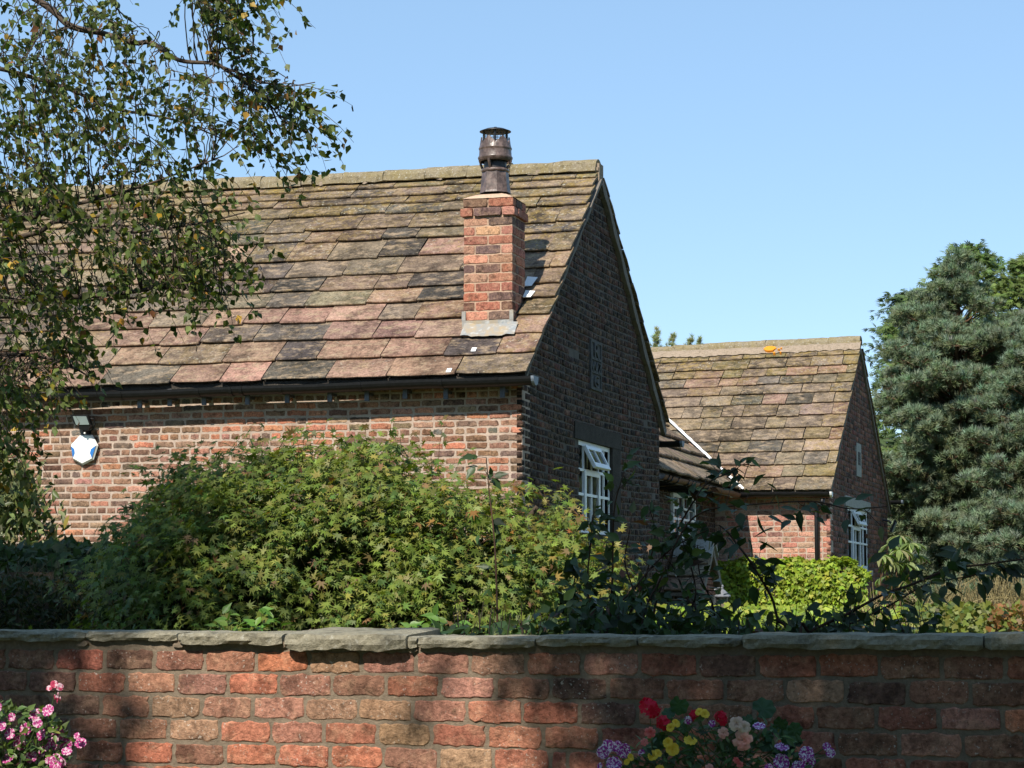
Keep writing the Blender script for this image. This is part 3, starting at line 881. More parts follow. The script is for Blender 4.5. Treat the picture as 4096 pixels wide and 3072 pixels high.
    for txt, z_, hh in (('R', pb + ph * 0.63, ph * 0.33), ('WZ', pb + ph * 0.355, ph * 0.23), ('G', pb + ph * 0.055, ph * 0.26)):
        cu = bpy.data.curves.new('letter', 'FONT'); cu.body = txt; cu.align_x = 'CENTER'; cu.extrude = 0.012; cu.size = 1.0; cu.resolution_u = 3
        cu.materials.append(M['plaque'])
        tmp = bpy.data.objects.new('letter', cu); COL.objects.link(tmp)
        bpy.context.view_layer.update()
        lm = bpy.data.meshes.new_from_object(tmp.evaluated_get(bpy.context.evaluated_depsgraph_get()))
        bpy.data.objects.remove(tmp)
        o = bpy.data.objects.new('carved_letter', lm)
        s = hh / 0.72; sx = (pw - 0.09) / (0.66 * len(txt))
        p = f(0.014, (pl0 + pl1) / 2, z_) - BASE[root.name]
        X = f.v * min(sx, s * 1.6); Y = UP * s; Z = f.u
        o.matrix_basis = Matrix(((X[0], Y[0], Z[0], p[0]), (X[1], Y[1], Z[1], p[1]), (X[2], Y[2], Z[2], p[2]), (0, 0, 0, 1)))
        _link(o, pq)
    # ---- back wall
    b = MB(); b.box(f, AL, -0.31, W1 - 0.3, W1, GZ, ZE1 - 0.05); b.part('back_wall', M['mortar'], root)
    # ---- roof
    fs = Slope(f(AL, -OVH, ZE0), f(VG, -OVH, ZE1), f(AL, W1 / 2, ZR0), f(VGR, W1 / 2, ZR1))
    bs = Slope(f(VG, W1 + OVH, ZE1), f(AL, W1 + OVH, ZE0), f(VGR, W1 / 2, ZR1), f(AL, W1 / 2, ZR0))
    dn = 0.075
    V = []
    for s_ in (fs, bs):
        for (x, t) in ((0, 0.02), (1, 0.02), (1, 1), (0, 1)):
            p = s_.P(x, t) - s_.N * 0.018
            inset = 0.035 if np.dot(p - f.o, f.u) > -0.1 else 0
            p = p - f.u * inset
            V.append(p); 
        for q in range(4): V.append(V[-4] - UP * dn)
    Fc = []
    for o_ in (0, 8): Fc += [(o_, o_ + 1, o_ + 2, o_ + 3), (o_ + 7, o_ + 6, o_ + 5, o_ + 4)] + [(o_ + i, o_ + 4 + i, o_ + 4 + (i + 1) % 4, o_ + (i + 1) % 4) for i in range(4)]
    roof = part('roof', V, Fc, M['lintel'], root)
    b = MB(); b.box(f, -.25, VGR + .01, W1 / 2 - .10, W1 / 2 + .10, ZR1 - .17, ZR1 + .07); b.part('ridge_end_mortar', M['ridge_bed'], roof)
    ys = [1520, 1444, 1366, 1294, 1229, 1169, 1111, 1045, 974, 931, 871, 831, 800, 768]
    ts = [fs.uv(1350, y)[1] for y in ys]; ts[0] = 0.0
    ts.append(min(0.985, ts[-1] + 0.05))
    sm = [slate_mesh('slate', M['slate'], TH) for _ in range(16)]
    def colfn(x, t):
        r = rng.random()
        q = proj(fs.P(x, t))
        if t < 0.36: c = 'pink' if r < .48 else 'tan' if r < .64 else 'grey' if r < .78 else 'pale' if r < .9 else 'dark'
        elif t < 0.7: c = 'tan' if r < .42 else 'grey' if r < .66 else 'pink' if r < .76 else 'brown' if r < .88 else 'dark'
        else: c = 'tan' if r < .35 else 'olive' if r < .62 else 'brown' if r < .8 else 'grey'
        al = np.clip(0.03 + 0.95 * max(0, t - 0.5) + rng.normal(0, .12), 0, 1)
        if x > 0.93: al = min(1, al + .2)
        return SLATE_PAL[c], al
    xl = fs.uv(-420, 1300)[0]
    lay_slates(fs, ts, lambda t: 0.66 - 0.18 * t, colfn, roof, sm, TH, x0=xl, edge=(0, 0.03))
    # rest of the front slope, out of the picture to the left, and the back slope: the visible verge slates only
    def colb(x, t): return SLATE_PAL['brown'], 0.3
    tb = [0, .085, .17, .25, .33, .41, .485, .56, .63, .70, .765, .83, .89, .95]
    lay_slates(bs, tb, lambda t: 0.5, colb, roof, sm, TH, x0=0.0, x1=0.16, edge=(0.02, 0.0), xjit=0.02)
    V = [s_.P(x, t) + s_.N * TH * 1.2 for s_, x0_, x1_ in ((fs, 0, xl - 0.002), (bs, 0.165, 1)) for (x, t) in ((x0_, 0), (x1_, 0), (x1_, 1), (x0_, 1))]
    part('slate_field', V, [(0, 1, 2, 3), (4, 5, 6, 7)], M['verge'], roof, kind='stuff')
    ridge_mortar(fs, roof, M['ridge_bed'], ts[-2] + 0.03, 0.985, TH * 1.05, n=140, x0=xl)
    ridge_tiles(fs, roof, 15, M['ridge'], r=0.155, x0=xl, x1=0.998, lift=0.052)
    # verge mortar on both rakes of the gable
    for s_, x in ((fs, 1.0), (bs, 0.0)):
        pts = []
        for i in range(46):
            t = 0.0 + 0.985 * i / 45
            p = s_.P(x, t); p = p - f.u * np.dot(p - f.o, f.u) - UP * 0.075
            d = (s_.P(x, 0) - s_.P(x, 1)); d /= np.linalg.norm(d)
            dn_ = np.cross(d, f.u); dn_ = -dn_ if dn_[2] > 0 else dn_
            pts.append((p, f.u, dn_))
        verge_strip(roof, pts, M['verge'], w=0.085 if s_ is bs else 0.05, d=0.06)
    # two tin repair clips holding slates on the front slope
    for (px_, py_) in ((1899, 1416), (1800, 1500)):
        x, t = fs.uv(px_, py_); X, Y, Z = fs.axes(x, t)
        b = MB(); c = fs.P(x, t) + Z * 0.056
        b.box(lambda p, q, r: c + X * p + Y * q + Z * r, -0.026, 0.026, -0.036, 0.036, 0, 0.006)
        b.part('repair_clip', M['white_lead'], roof)
    # ---- gutter
    gz0, gz1 = f.px(492, 1567, -GO), f.px(2120, 1506, -GO)
    aR = f.px(2140, 1515, -GO)[0]
    A = f(AL, -GO, lin(gz0, gz1, AL)); B = f(aR, -GO, lin(gz0, gz1, aR))
    st_px = (492, 800, 930, 972, 1130, 1447, 1770, 1994)
    g = gutter(A, B, 0.090, root, M['gutter'], M['endcap'], straps=[f.px(p, 1540, -GO)[0] - AL for p in st_px])
    for (px_, py_) in ((560, 1616), (680, 1608), (817, 1604), (991, 1602), (1150, 1595), (1320, 1590), (1468, 1588), (1621, 1578), (1784, 1580), (2010, 1573)):
        a, z_ = f.px(px_, py_, -0.15)
        b = MB(); b.box(f, a - 0.025, a + 0.025, -0.165, -0.14, z_ - 0.045, z_ + 0.14); b.box(f, a - 0.02, a + 0.02, -0.139, 0.03, z_ + 0.02, z_ + 0.05)
        b.part('gutter_bracket', M['bracket'], g)
    # eaves board behind the gutter, widened to block a slit of sun, back gutter showing its end beside the gable
    b = MB(); b.box(f, AL, 0.0, -0.15, 0.02, zt - 0.001, zt + 0.055); b.part('eaves_board', M['lintel'], root)
    Bk = f.pxa(2668, 1768, 0.02)
    gutter(f(-4, W1 + OVH + 0.05, Bk[1]), f(0.26, W1 + OVH + 0.05, Bk[1]), 0.08, root, M['gutter'], M['endcap'], name='back_gutter')
    # ---- chimney
    x, t = fs.uv(1952, 1318)
    Q = fs.P(x, t); _, bb, zc0 = f.inv(Q)
    ca0, _ = f.px(1854, 1100, bb); ca1, _ = f.px(2050, 1100, bb)
    ztop = f.px(1952, 791, bb)[1]; zbot = f.px(1952, 1281, bb)[1]
    dp = 0.50
    nC = 13; ch = (ztop - zbot) / nC; J = 0.013
    b = MB(); b.box(f, ca0 + 0.007, ca1 - 0.007, bb + 0.007, bb + dp - 0.007, zbot - 0.9, ztop - 0.004)
    chim = b.part('chimney', M['stack_mortar'], root)
    cm = [brick_mesh('brick', 0.26, 0.12, ch - J, 16, 0.0022, M['brick'], 0.005) for _ in range(6)]
    CP = [(0.44, 0.15, 0.085), (0.36, 0.13, 0.08), (0.24, 0.11, 0.075), (0.46, 0.19, 0.12), (0.40, 0.21, 0.12), (0.17, 0.095, 0.08)]
    W_ = ca1 - ca0
    for k in range(-8, nC):
        zc = zbot + (k + 0.5) * ch
        e = 0.032 if k == nC - 2 else 0.008 if k == nC - 1 else 0.0
        cuts = [0, .5, 1] if k % 2 == 0 else [0, .235, .76, 1]
        for i in range(len(cuts) - 1):
            a0 = ca0 - e + (W_ + 2 * e) * cuts[i]; a1 = ca0 - e + (W_ + 2 * e) * cuts[i + 1]
            g0 = 0 if i == 0 else J / 2; g1 = 0 if i == len(cuts) - 2 else J / 2
            w = a1 - a0 - g0 - g1
            piece('brick', cm[rng.integers(6)], chim, f.u * (w / 0.26), f.v, UP, f(a0 + g0 + w / 2, bb - e + rng.normal(0, .0015), zc), (*jcol(CP[rng.integers(6)], .15), 1))
        cuts = [0.125 + J, .36, dp - 0.0] if k % 2 == 0 else [0.125 + J, .25, dp]
        for i in range(len(cuts) - 1):
            b0 = bb + cuts[i] + (J / 2 if i else 0); b1 = bb + cuts[i + 1] + (e if i == 1 else 0); w = b1 - b0
            piece('brick', cm[rng.integers(6)], chim, f.v * (w / 0.26), -f.u, UP, f(ca1 + e + rng.normal(0, .0015), b0 + w / 2, zc), (*jcol(CP[rng.integers(6)], .15), 1))
    # flaunching: a low dome of mortar
    m = MB(); n = 10; V = []; Fc = []
    for i in range(n + 1):
        for j in range(n + 1):
            p, q = i / n * 2 - 1, j / n * 2 - 1
            r = max(abs(p), abs(q)); rr = (abs(p) ** 3 + abs(q) ** 3) ** (1 / 3)
            h = 0.085 * max(0, 1 - r ** 2.2) + rng.normal(0, .0015)
            V.append(f((ca0 + ca1) / 2 + p * (W_ / 2 + 0.012), bb + dp / 2 + q * (dp / 2 + 0.012), ztop - 0.004 + h))
    for i in range(n):
        for j in range(n): Fc.append((i * (n + 1) + j, (i + 1) * (n + 1) + j, (i + 1) * (n + 1) + j + 1, i * (n + 1) + j + 1))
    part('flaunching', V, Fc, M['flaunch'], chim, smooth=True)
    # lead flashing round the foot
    lz = f.px(1952, 1281, bb)[1]
    b = MB(); b.box(f, ca0 - 0.012, ca1 + 0.012, bb - 0.016, bb - 0.004, f.px(1952, 1328, bb)[1] - 0.05, lz)
    b.box(f, ca0 - 0.014, ca0 + 0.03, bb - 0.018, bb - 0.005, lz, lz + ch * 1.0); b.box(f, ca1 - 0.03, ca1 + 0.014, bb - 0.018, bb - 0.005, lz, lz + ch * 1.0)
    x0_, t0_ = fs.uv(1844, 1360); x1_, _ = fs.uv(2062, 1347); t1_ = fs.uv(1952, 1322)[1]
    V = []; Fc = []; n = 14
    for i in range(n + 1):
        xx = x0_ + (x1_ - x0_) * i / n
        inner = 0.0 if 1 < i < n - 1 else 0.35
        for q in range(4):
            tq = t0_ + (t1_ + 0.012 - t0_) * q / 3 - (0.006 if 2 < i < n - 2 else 0)
            V.append(fs.P(xx, tq) + fs.N * (0.062 + 0.012 * (q / 3) + 0.004 * math.sin(i * 1.7) + rng.normal(0, .001)))
    for i in range(n):
        for q in range(3): Fc.append((4 * i + q, 4 * i + 4 + q, 4 * i + 5 + q, 4 * i + 1 + q))
    b.add(V, Fc)
    b.part('lead_apron', M['lead'], chim)
    for k_, (y_, tcol) in enumerate(((1180, 'white_lead'), (1158, 'white_lead'), (1120, 'white_lead'))):
        pass
    for (px_, py_, w_, h_) in ((2126, 1145, 0.06, 0.10), (2120, 1195, 0.055, 0.07)):
        x, t = fs.uv(px_, py_); X, Y, Z = fs.axes(x, t); c = fs.P(x, t) + Z * 0.064
        b = MB(); b.add([c + X * p + Y * q + Z * (0.01 * r) for p, q, r in ((-w_, -h_, 0), (w_ * 0.5, -h_ * 0.8, 0), (w_, h_, 0), (-w_, h_ * 1.1, 1), (-w_, -h_, 1.5))], [(0, 1, 2, 3, 4)])
        b.part('soaker_flashing', M['white_lead'], chim)
    # chimney pot
    c = f((ca0 + ca1) / 2, bb + dp / 2, 0)
    sc = np.linalg.norm(c - EYE) / F
    z_of = lambda y: on(1983, y, c, f.v)[2]
    pc = np.array([c[0], c[1], 0]) + f.u * ((1983 - (1854 + 2102) / 2 + 0) * sc * 0.6)
    b = MB(); V = []; Fc = []
    for k, (y, r) in enumerate(((775, 62), (767, 60), (690, 52))):
        for j in range(8):
            p = 2 * math.pi * (j + 0.5) / 8 + f.ang
            V.append((pc[0] + r * sc * 1.03 * math.cos(p), pc[1] + r * sc * 1.03 * math.sin(p), z_of(y)))
    for k in range(2):
        for j in range(8): Fc.append((8 * k + j, 8 * k + (j + 1) % 8, 8 * k + 8 + (j + 1) % 8, 8 * k + 8 + j))
    b.add(V, Fc)
    pot = b.part('chimney_pot', M['pot'], root)
    def pl(name, prof, mat=M['pot'], n=32, sm=True):
        b = MB(); b.lathe((pc[0], pc[1], 0), [(r * sc, z_of(y)) for r, y in prof], n); return b.part(name, mat, pot, smooth=sm)
    pl('lower_band', [(50, 692), (55, 690), (57, 684), (55, 678), (48, 676)])
    pl('inner_flue', [(46, 678), (46, 640)], M['black_metal'])
    pl('louvre_ring', [(60, 648), (67, 648), (68, 640), (70, 637), (71, 632), (68, 628), (66, 622), (65, 606), (65, 602), (67.5, 598), (67.5, 594), (65, 591), (62, 582)])
    for j in range(4):
        p = f.ang + j * math.pi / 2 - math.pi / 2 - 0.12
        b = MB(); d = np.array([math.cos(p), math.sin(p), 0])
        pts = [np.array([pc[0], pc[1], 0]) + d * (r * sc) + UP * z_of(y) for r, y in ((66, 644), (64, 656), (58, 668), (50, 680))]
        b.tube(pts, 0.016, 6); b.part('pot_rib', M['pot'], pot)
    V = []; Fc = []; n = 48
    for j in range(n):
        p = 2 * math.pi * j / n; d = np.array([math.cos(p + f.ang - 0.2), math.sin(p + f.ang - 0.2), 0])
        tooth = abs(((j * 6 / n) % 1) - 0.5) * 2
        yt = 575 - 26 * (1 - tooth)
        base = np.array([pc[0], pc[1], 0])
        for r, y in ((66, 594), (63, 583), (58 if tooth < .5 else 60, yt)): V.append(base + d * (r * sc) + UP * z_of(y))
        for r, y in ((60, 594), (57, 583), (53 if tooth < .5 else 55, yt)): V.append(base + d * (r * sc) + UP * z_of(y))
    for j in range(n):
        a_, b_ = 6 * j, 6 * ((j + 1) % n)
        for q in (0, 1): Fc += [(a_ + q, b_ + q, b_ + q + 1, a_ + q + 1), (a_ + 3 + q, a_ + 4 + q, b_ + 4 + q, b_ + 3 + q)]
        Fc.append((a_ + 2, b_ + 2, b_ + 5, a_ + 5))
    part('crown', V, Fc, M['pot'], pot)
    b = MB(); base = np.array([pc[0], pc[1], 0])
    for j in range(22):
        p = 2 * math.pi * j / 22; d = np.array([math.cos(p), math.sin(p), 0])
        b.tube([base + d * (50 * sc) + UP * z_of(585), base + d * (50 * sc) + UP * z_of(524)], 0.0028, 4)
    for y in (530, 539, 548, 557, 566, 575):
        b.tube([base + np.array([math.cos(p), math.sin(p), 0]) * (50 * sc) + UP * z_of(y) for p in np.linspace(0, 2 * math.pi, 29)], 0.0026, 4, cap=False)
    b.part('wire_cage', M['wire'], pot)
    b = MB()
    for p in (0.5, 2.6, 4.7):
        d = np.array([math.cos(p), math.sin(p), 0])
        b.tube([base + d * (52 * sc) + UP * z_of(588), base + d * (52 * sc) + UP * z_of(522)], 0.011, 4)
    b.part('cowl_legs', M['black_metal'], pot)
    pl('cowl', [(63, 528), (64, 526.5), (40, 517), (10, 511), (6, 508), (0.5, 507.5)], M['black_metal'], 36)
    pl('cowl_underside', [(64, 528), (40, 524), (0.5, 521)], M['black_metal'], 36)
    return root
near = build_near_cottage()
# ================================================================== far cottage
H2 = Frame(np.array([*at_y(3320, 1990, 35.2)[:2], 0]), 16.2)
W2 = 7.54
F_E0 = H2.px(2960, 1967, -OVH); F_E1 = H2.px(3319, 1963, -OVH)
F_R0 = H2.px(2583, 1396, W2 / 2); F_R1 = H2.px(3440, 1355, W2 / 2)
VG2 = 0.05
AL2 = -6.0
ZE2 = F_E1[1]; ZR2 = lin(F_R0, F_R1, VG2) - 0.07; ZR20 = lin(F_R0, F_R1, AL2) - 0.07
FS2 = Slope(H2(AL2, -OVH, ZE2), H2(VG2, -OVH, ZE2), H2(AL2, W2 / 2, ZR20), H2(VG2, W2 / 2, ZR2))
BS2 = Slope(H2(VG2, W2 + OVH, ZE2), H2(AL2, W2 + OVH, ZE2), H2(VG2, W2 / 2, ZR2), H2(AL2, W2 / 2, ZR20))
FAR_SLATE = ['tan', 'tan', 'pale', 'brown', 'tan', 'grey', 'pink', 'tan']
V0 = on(2955, 1967, FS2.P(.5, .5), FS2.N); V1 = on(2665, 1695, FS2.P(.5, .5), FS2.N)      # foot and head of the valley
LINK_A = H1.inv(V0)[0]                      # the link eave line in the near cottage's frame
def build_far_cottage():
    f = H2
    root = thing('brick_cottage', 'smaller far brick cottage with lichened stone slates, standing before the dark pines', 'cottage', f(-2, 3, GZ))
    zt = ZE2 - 0.02
    wall = wall_core(root, f, AL2, -0.002, GZ, zt, 0.006, 0.3, M['mortar'])
    P, CH, J = 0.252, 0.0852, 0.0135
    H = CH - J
    st = [brick_mesh('brick', P - J, 0.09, H, 14, 0.003, M['brick'], 0.005) for _ in range(6)]
    hd = [brick_mesh('brick', P / 2 - J, 0.09, H, 10, 0.003, M['brick'], 0.005) for _ in range(4)]
    mass = BrickMass(); z = zt - CH; k = 0
    while z > GZ:
        for (a0, a1) in courses(AL2, -0.004, k, P, J):
            a0 = max(a0, AL2)
            if a1 - a0 < .03: continue
            mid = (a0 + a1) / 2; w = a1 - a0; zc = z + H / 2
            c = jcol(FAR_PAL[rng.integers(5)], .16)
            q = proj(f(mid, 0, zc))
            if q[0] > 2850 and q[1] < 2260:
                me = st if w > .16 else hd; L = (P - J) if w > .16 else P / 2 - J
                piece('brick', me[rng.integers(len(me))], wall, f.u * (w / L), f.v, UP, f(mid, rng.normal(0, .002), zc), (*c, 1))
            else: mass.add(f, a0, a1, z, z + H, 0.0, .05, c)
        z -= CH; k += 1
    mass.part('brickwork', M['brick_mass'], wall)
    RC = .03
    wl, wt = f.pxa(3384, 2025, -RC); wr, _ = f.pxa(3467, 2045, -RC); wb = f.pxa(3467, 2281, -RC)[1]
    gab = gable_core(root, f, W2, zt, ZR2 - .05, (wl, wr, wb, wt), M['gable_shade_mortar'])
    ll, lt = f.pxa(3379, 1980, 0); lr, _ = f.pxa(3480, 2004, 0)
    p0, pt = f.pxa(3424, 1770, 0); p1, _ = f.pxa(3442, 1776, 0); pb = f.pxa(3430, 1905, 0)[1]
    holes = [(wl, wr, wb - .1, wt), (ll, lr, wt, lt), (p0, p1, pb, pt)]
    gable_bricks(gab, f, W2, ZE2, ZR2, OVH, GZ, .245, .0852, [(0.17, 0.072, 0.052), (0.20, 0.082, 0.056), (0.135, 0.064, 0.05), (0.085, 0.055, 0.048), (0.22, 0.092, 0.063)], 0.0, holes, sag=.02)  # far brick in darker tones, the gable's shade put into its colour
    G = lambda x, o, z: f(o, x, z)
    b = MB(); b.box(G, ll, lr, -.1, .012, wt, lt); b.part('stone_lintel', M['lintel_pale'], gab)
    b = MB(); b.box(G, wl - .05, wr + .05, -.1, .06, wb - .09, wb - .002); b.part('window_sill', M['lintel_pale'], gab)
    build_window(G, root, wl, wr, wb, wt, (0, .24, .42, .60, .80, 1), (0, .42, .72, 1), (1, 3, 2, 3), depth=-RC)
    b = MB(); b.box(G, p0, p1, -.05, .012, pb, pt)
    pq = b.part('carved_plaque', M['lintel_pale'], gab)
    for i in range(5):
        b = MB(); zz = pb + (pt - pb) * (.35 + .08 * i); b.box(G, p0 + (p1 - p0) * .25, p0 + (p1 - p0) * .75, .012, .018, zz, zz + .04); b.part('carved_mark', M['plaque'], pq)
    b = MB(); b.box(f, AL2, -.31, W2 - .3, W2, GZ, zt - .03); b.part('back_wall', M['mortar'], root)
    # roof
    fs, bs = FS2, BS2
    V = []
    for s_ in (fs, bs):
        for (x, t) in ((0, .012), (1, .012), (1, 1), (0, 1)):
            p = s_.P(x, t) - s_.N * .018
            if abs(np.dot(p - f.o, f.u) - VG2) < .01: p = p - f.u * .03
            V.append(p)
        for q in range(4): V.append(V[-4] - UP * .07)
    Fc = []
    for o_ in (0, 8): Fc += [(o_, o_ + 1, o_ + 2, o_ + 3), (o_ + 7, o_ + 6, o_ + 5, o_ + 4)] + [(o_ + i, o_ + 4 + i, o_ + 4 + (i + 1) % 4, o_ + (i + 1) % 4) for i in range(4)]
    roof = part('roof', V, Fc, M['verge'], root)
    ys = [1965, 1914, 1865, 1813, 1767, 1720, 1672, 1625, 1583, 1547, 1512, 1480, 1441]
    ts = [fs.uv(3100, y)[1] for y in ys]; ts[0] = 0; ts.append(min(.985, ts[-1] + .06))
    th = .026
    sm = [slate_mesh('slate', M['slate'], th) for _ in range(12)]
    def colfn(x, t):
        c = SLATE_PAL[FAR_SLATE[rng.integers(8)]]
        if t > .8 and rng.random() < .4: c = SLATE_PAL['olive']
        if x > .93 and rng.random() < .5: c = SLATE_PAL['olive']
        return c, np.clip(.12 + 1.1 * max(0, t - .6) + (.25 if x > .95 else 0) + rng.normal(0, .1), 0, 1)
    xl = fs.uv(2420, 1500)[0]
    def keep(xm, t, xs, xe):
        # slates stop at the valley with the link roof
        xv, tv = VX0, VT0
        lim = VX0 + (VX1 - VX0) * (t + .03 - VT0) / (VT1 - VT0)
        return xe > lim + 0.02
    VX0, VT0 = fs.uv(2955, 1967); VX1, VT1 = fs.uv(2665, 1695)
    lay_slates(fs, ts, lambda t: .47, colfn, roof, sm, th, x0=xl, edge=(0, .015), keep=None)
    lay_slates(bs, [0, .1, .2, .3, .39, .48, .57, .65, .73, .81, .89, .95], lambda t: .5, lambda x, t: (SLATE_PAL['brown'], .3), roof, sm, th, x1=.17, edge=(.01, 0), xjit=.02)
    V = [s_.P(x, t) + s_.N * th * 1.2 for s_, a_, b_ in ((fs, 0, xl - .002), (bs, .175, 1)) for (x, t) in ((a_, 0), (b_, 0), (b_, 1), (a_, 1))]
    part('slate_field', V, [(0, 1, 2, 3), (4, 5, 6, 7)], M['verge'], roof, kind='stuff')
    ridge_mortar(fs, roof, M['ridge_bed'], ts[-2] + .03, .985, th * 1.05, n=70, x0=xl)
    ridge_tiles(fs, roof, 8, M['ridge'], r=.155, x0=xl, x1=.998, lift=.045)
    for s_, x in ((fs, 1.0), (bs, 0.0)):
        pts = []
        d = (s_.P(x, 0) - s_.P(x, 1)); d /= np.linalg.norm(d)
        dn_ = np.cross(d, f.u); dn_ = -dn_ if dn_[2] > 0 else dn_
        for i in range(30): pts.append((s_.P(x, .985 * i / 29) - f.u * VG2 - UP * .06, f.u, dn_))
        verge_strip(roof, pts, M['verge'], w=.05, d=.035)
    # orange lichen patch near the ridge, with a few satellites
    for (px_, py_, rx, ry) in ((3083, 1416, .11, .085), (3100, 1433, .022, .022), (3118, 1419, .02, .016), (3128, 1415, .014, .014), (3125, 1431, .016, .012)):
        x, t = fs.uv(px_, py_); X, Y, Z = fs.axes(x, t); c = fs.P(x, t) + Z * .098; k = 14
        V = [c + X * (rx * math.cos(a) * (1 + rng.normal(0, .08))) + Y * (ry * math.sin(a) * (1 + rng.normal(0, .08))) for a in np.arange(k) * 6.283 / k]
        V += [v_ - Z * .05 for v_ in V]
        part('lichen_patch', V, [tuple(range(k))] + [(i, k + i, k + (i + 1) % k, (i + 1) % k) for i in range(k)], M['lichen'], roof)
    # gutter and downpipe
    gA = f.px(2925, 1970, -GO); gB = f.px(3326, 1967, -GO)
    g = gutter(f(gA[0], -GO, gA[1]), f(gB[0], -GO, gB[1]), .078, root, M['gutter'], M['white_lead'], straps=[.15, .72, 1.3])
    a1, z1 = f.px(3290, 2000, -.21); a2, z2 = f.px(3266, 2050, -.06); a3, z3 = f.px(3272, 2260, -.06)
    downpipe([f(a1, -.21, z1 + .03), f(a1, -.21, z1 - .05), f(a1 - .01, -.19, z1 - .09), f(a2 + .02, -.08, z2 + .06), f(a2, -.06, z2), f(a2, -.06, GZ + .1)], .036, root, M['gutter'])
    zb = f.pxa(3590, 2010, .05)[1]
    gutter(f(-3, W2 + OVH + .03, zb), f(.26, W2 + OVH + .03, zb), .075, root, M['gutter'], M['endcap'], name='back_gutter')
    return root
M['lichen'] = plain('orange_lichen', (0.72, 0.26, 0.015), 0.9, 0.15, sc=40, bump=0.6)
far = build_far_cottage()
# ================================================================== link range between the two
def build_link():
    f = H1
    root = thing('link_range', 'low slated link joining the two cottages, its gutter held on curved brackets', 'wing', f(LINK_A - 1.5, 9, GZ))
    bE1 = H1.inv(V0)[1]; bE0 = W1 + 0.02
    aw = f.inv(on(2862, 2100, H2(0, 0, 0), H2.v))[0]
    ze = V0[2]
    # roof plane through V0, V1 and the direction v
    d = V1 - V0; d = d - f.v * np.dot(d, f.v)          # rise across, towards the left
    d /= np.linalg.norm(d)
    run = 3.3
    sl = Slope(V0 - f.v * (bE1 - bE0 - 0.02), V0 + f.v * 1.0, V0 - f.v * (bE1 - bE0 - 0.02) + d * run, V0 + f.v * 1.0 + d * run)
    # part of it runs under the far roof, as a valley does
    V = [sl.P(x, t) - sl.N * 0.03 for x, t in ((0, 0), (1, 0), (1, 1), (0, 1))]; V += [p - UP * .08 for p in V]
    roof = part('roof', V, [(0, 1, 2, 3), (7, 6, 5, 4)] + [(i, 4 + i, 4 + (i + 1) % 4, (i + 1) % 4) for i in range(4)], M['verge'], root)
    sm = [slate_mesh('slate', M['slate'], .04) for _ in range(8)]
    ts = np.array([0, .145, .275, .40, .52, .64, .76, .88, .98])
    lay_slates(sl, list(ts), lambda t: .5, lambda x, t: (SLATE_PAL[('tan', 'pale', 'brown')[rng.integers(3)]], .1), roof, sm, .04)
    # white flashing along the valley
    n = 26; Vv = []; Fc = []
    e = np.cross(V1 - V0, FS2.N); e /= np.linalg.norm(e)
    up = FS2.N + sl.N; up /= np.linalg.norm(up)
    for i in range(n + 1):
        t = -0.03 + 1.1 * i / n
        p = V0 + (V1 - V0) * t + up * .085
        Vv += [p - e * .030 + up * .02, p + rng.normal(0, .004, 3), p + e * (.026 + .006 * math.sin(i * 2.3)) + up * .01]
    for i in range(n):
        for j in (0, 1): Fc.append((3 * i + j, 3 * i + 3 + j, 3 * i + 4 + j, 3 * i + 1 + j))
    part('valley_flashing', Vv, Fc, M['white_lead'], roof)
    # wall facing right
    bI = f.inv(on(2862, 2100, H2(0, 0, 0), H2.v))[1]
    b = MB(); b.box(lambda x, o, z: f(aw + o, x, z), W1 + .005, bI - .005, -.3, -.006, GZ, ze + .1)
    wall = b.part('side_wall', M['gable_shade_mortar'], root)
    mass = BrickMass(); z = GZ; k = 0
    w0, wt = f.pxa(2683, 1970, aw); w1, _ = f.pxa(2772, 1990, aw); wb = f.pxa(2683, 2150, aw)[1]
    while z < ze + .02:
        x = W1 + .01 - (0.12 if k % 2 else 0)
        while x < bI - .02:
            x0_, x1_ = max(x, W1 + .01), min(x + .226, bI - .01)
            mid = (x0_ + x1_) / 2
            if x1_ - x0_ > .03 and not (w0 < mid < w1 and wb < z + .04 < wt + .2):
                mass.add(lambda a, bb, zz: f(aw + bb, a, zz), x0_, x1_, z, z + .066, 0.0, -.05, jcol(GAB_SHADE_PAL[rng.integers(5)], .2))
            x += .24
        z += .08; k += 1
    mass.part('brickwork', M['brick_mass'], wall)
    G = lambda x, o, z: f(aw + o, x, z)
    b = MB(); b.box(G, w0 - .12, w1 + .12, -.1, .01, wt, wt + .2); b.part('stone_lintel', M['lintel'], wall)
    build_window(G, root, w0, w1, wb, wt, (0, .25, .5, .75, 1), (0, .4, .7, 1), None, depth=.04)
    # gutter on curved brackets
    gx = LINK_A + .0; gz = ze - .03
    g = gutter(f(gx, bE0 + .05, gz), f(gx, bE1 + .0, gz), .062, root, M['rust_gutter'], M['black_metal'], ends=(False, False))
    for s in (0.28, 0.5, 0.9, 1.6, 1.85, 2.4, 3.0, 3.5):
        x = bE0 + s
        b = MB(); b.tube([f(aw + .0, x, gz - .10), f(gx - .02, x, gz - .085), f(gx + .055, x, gz - .045), f(gx + .075, x, gz + .01)], .016, 5)
        b.part('bracket', M['black_metal'], g)
    return aw
LINK_W = build_link()
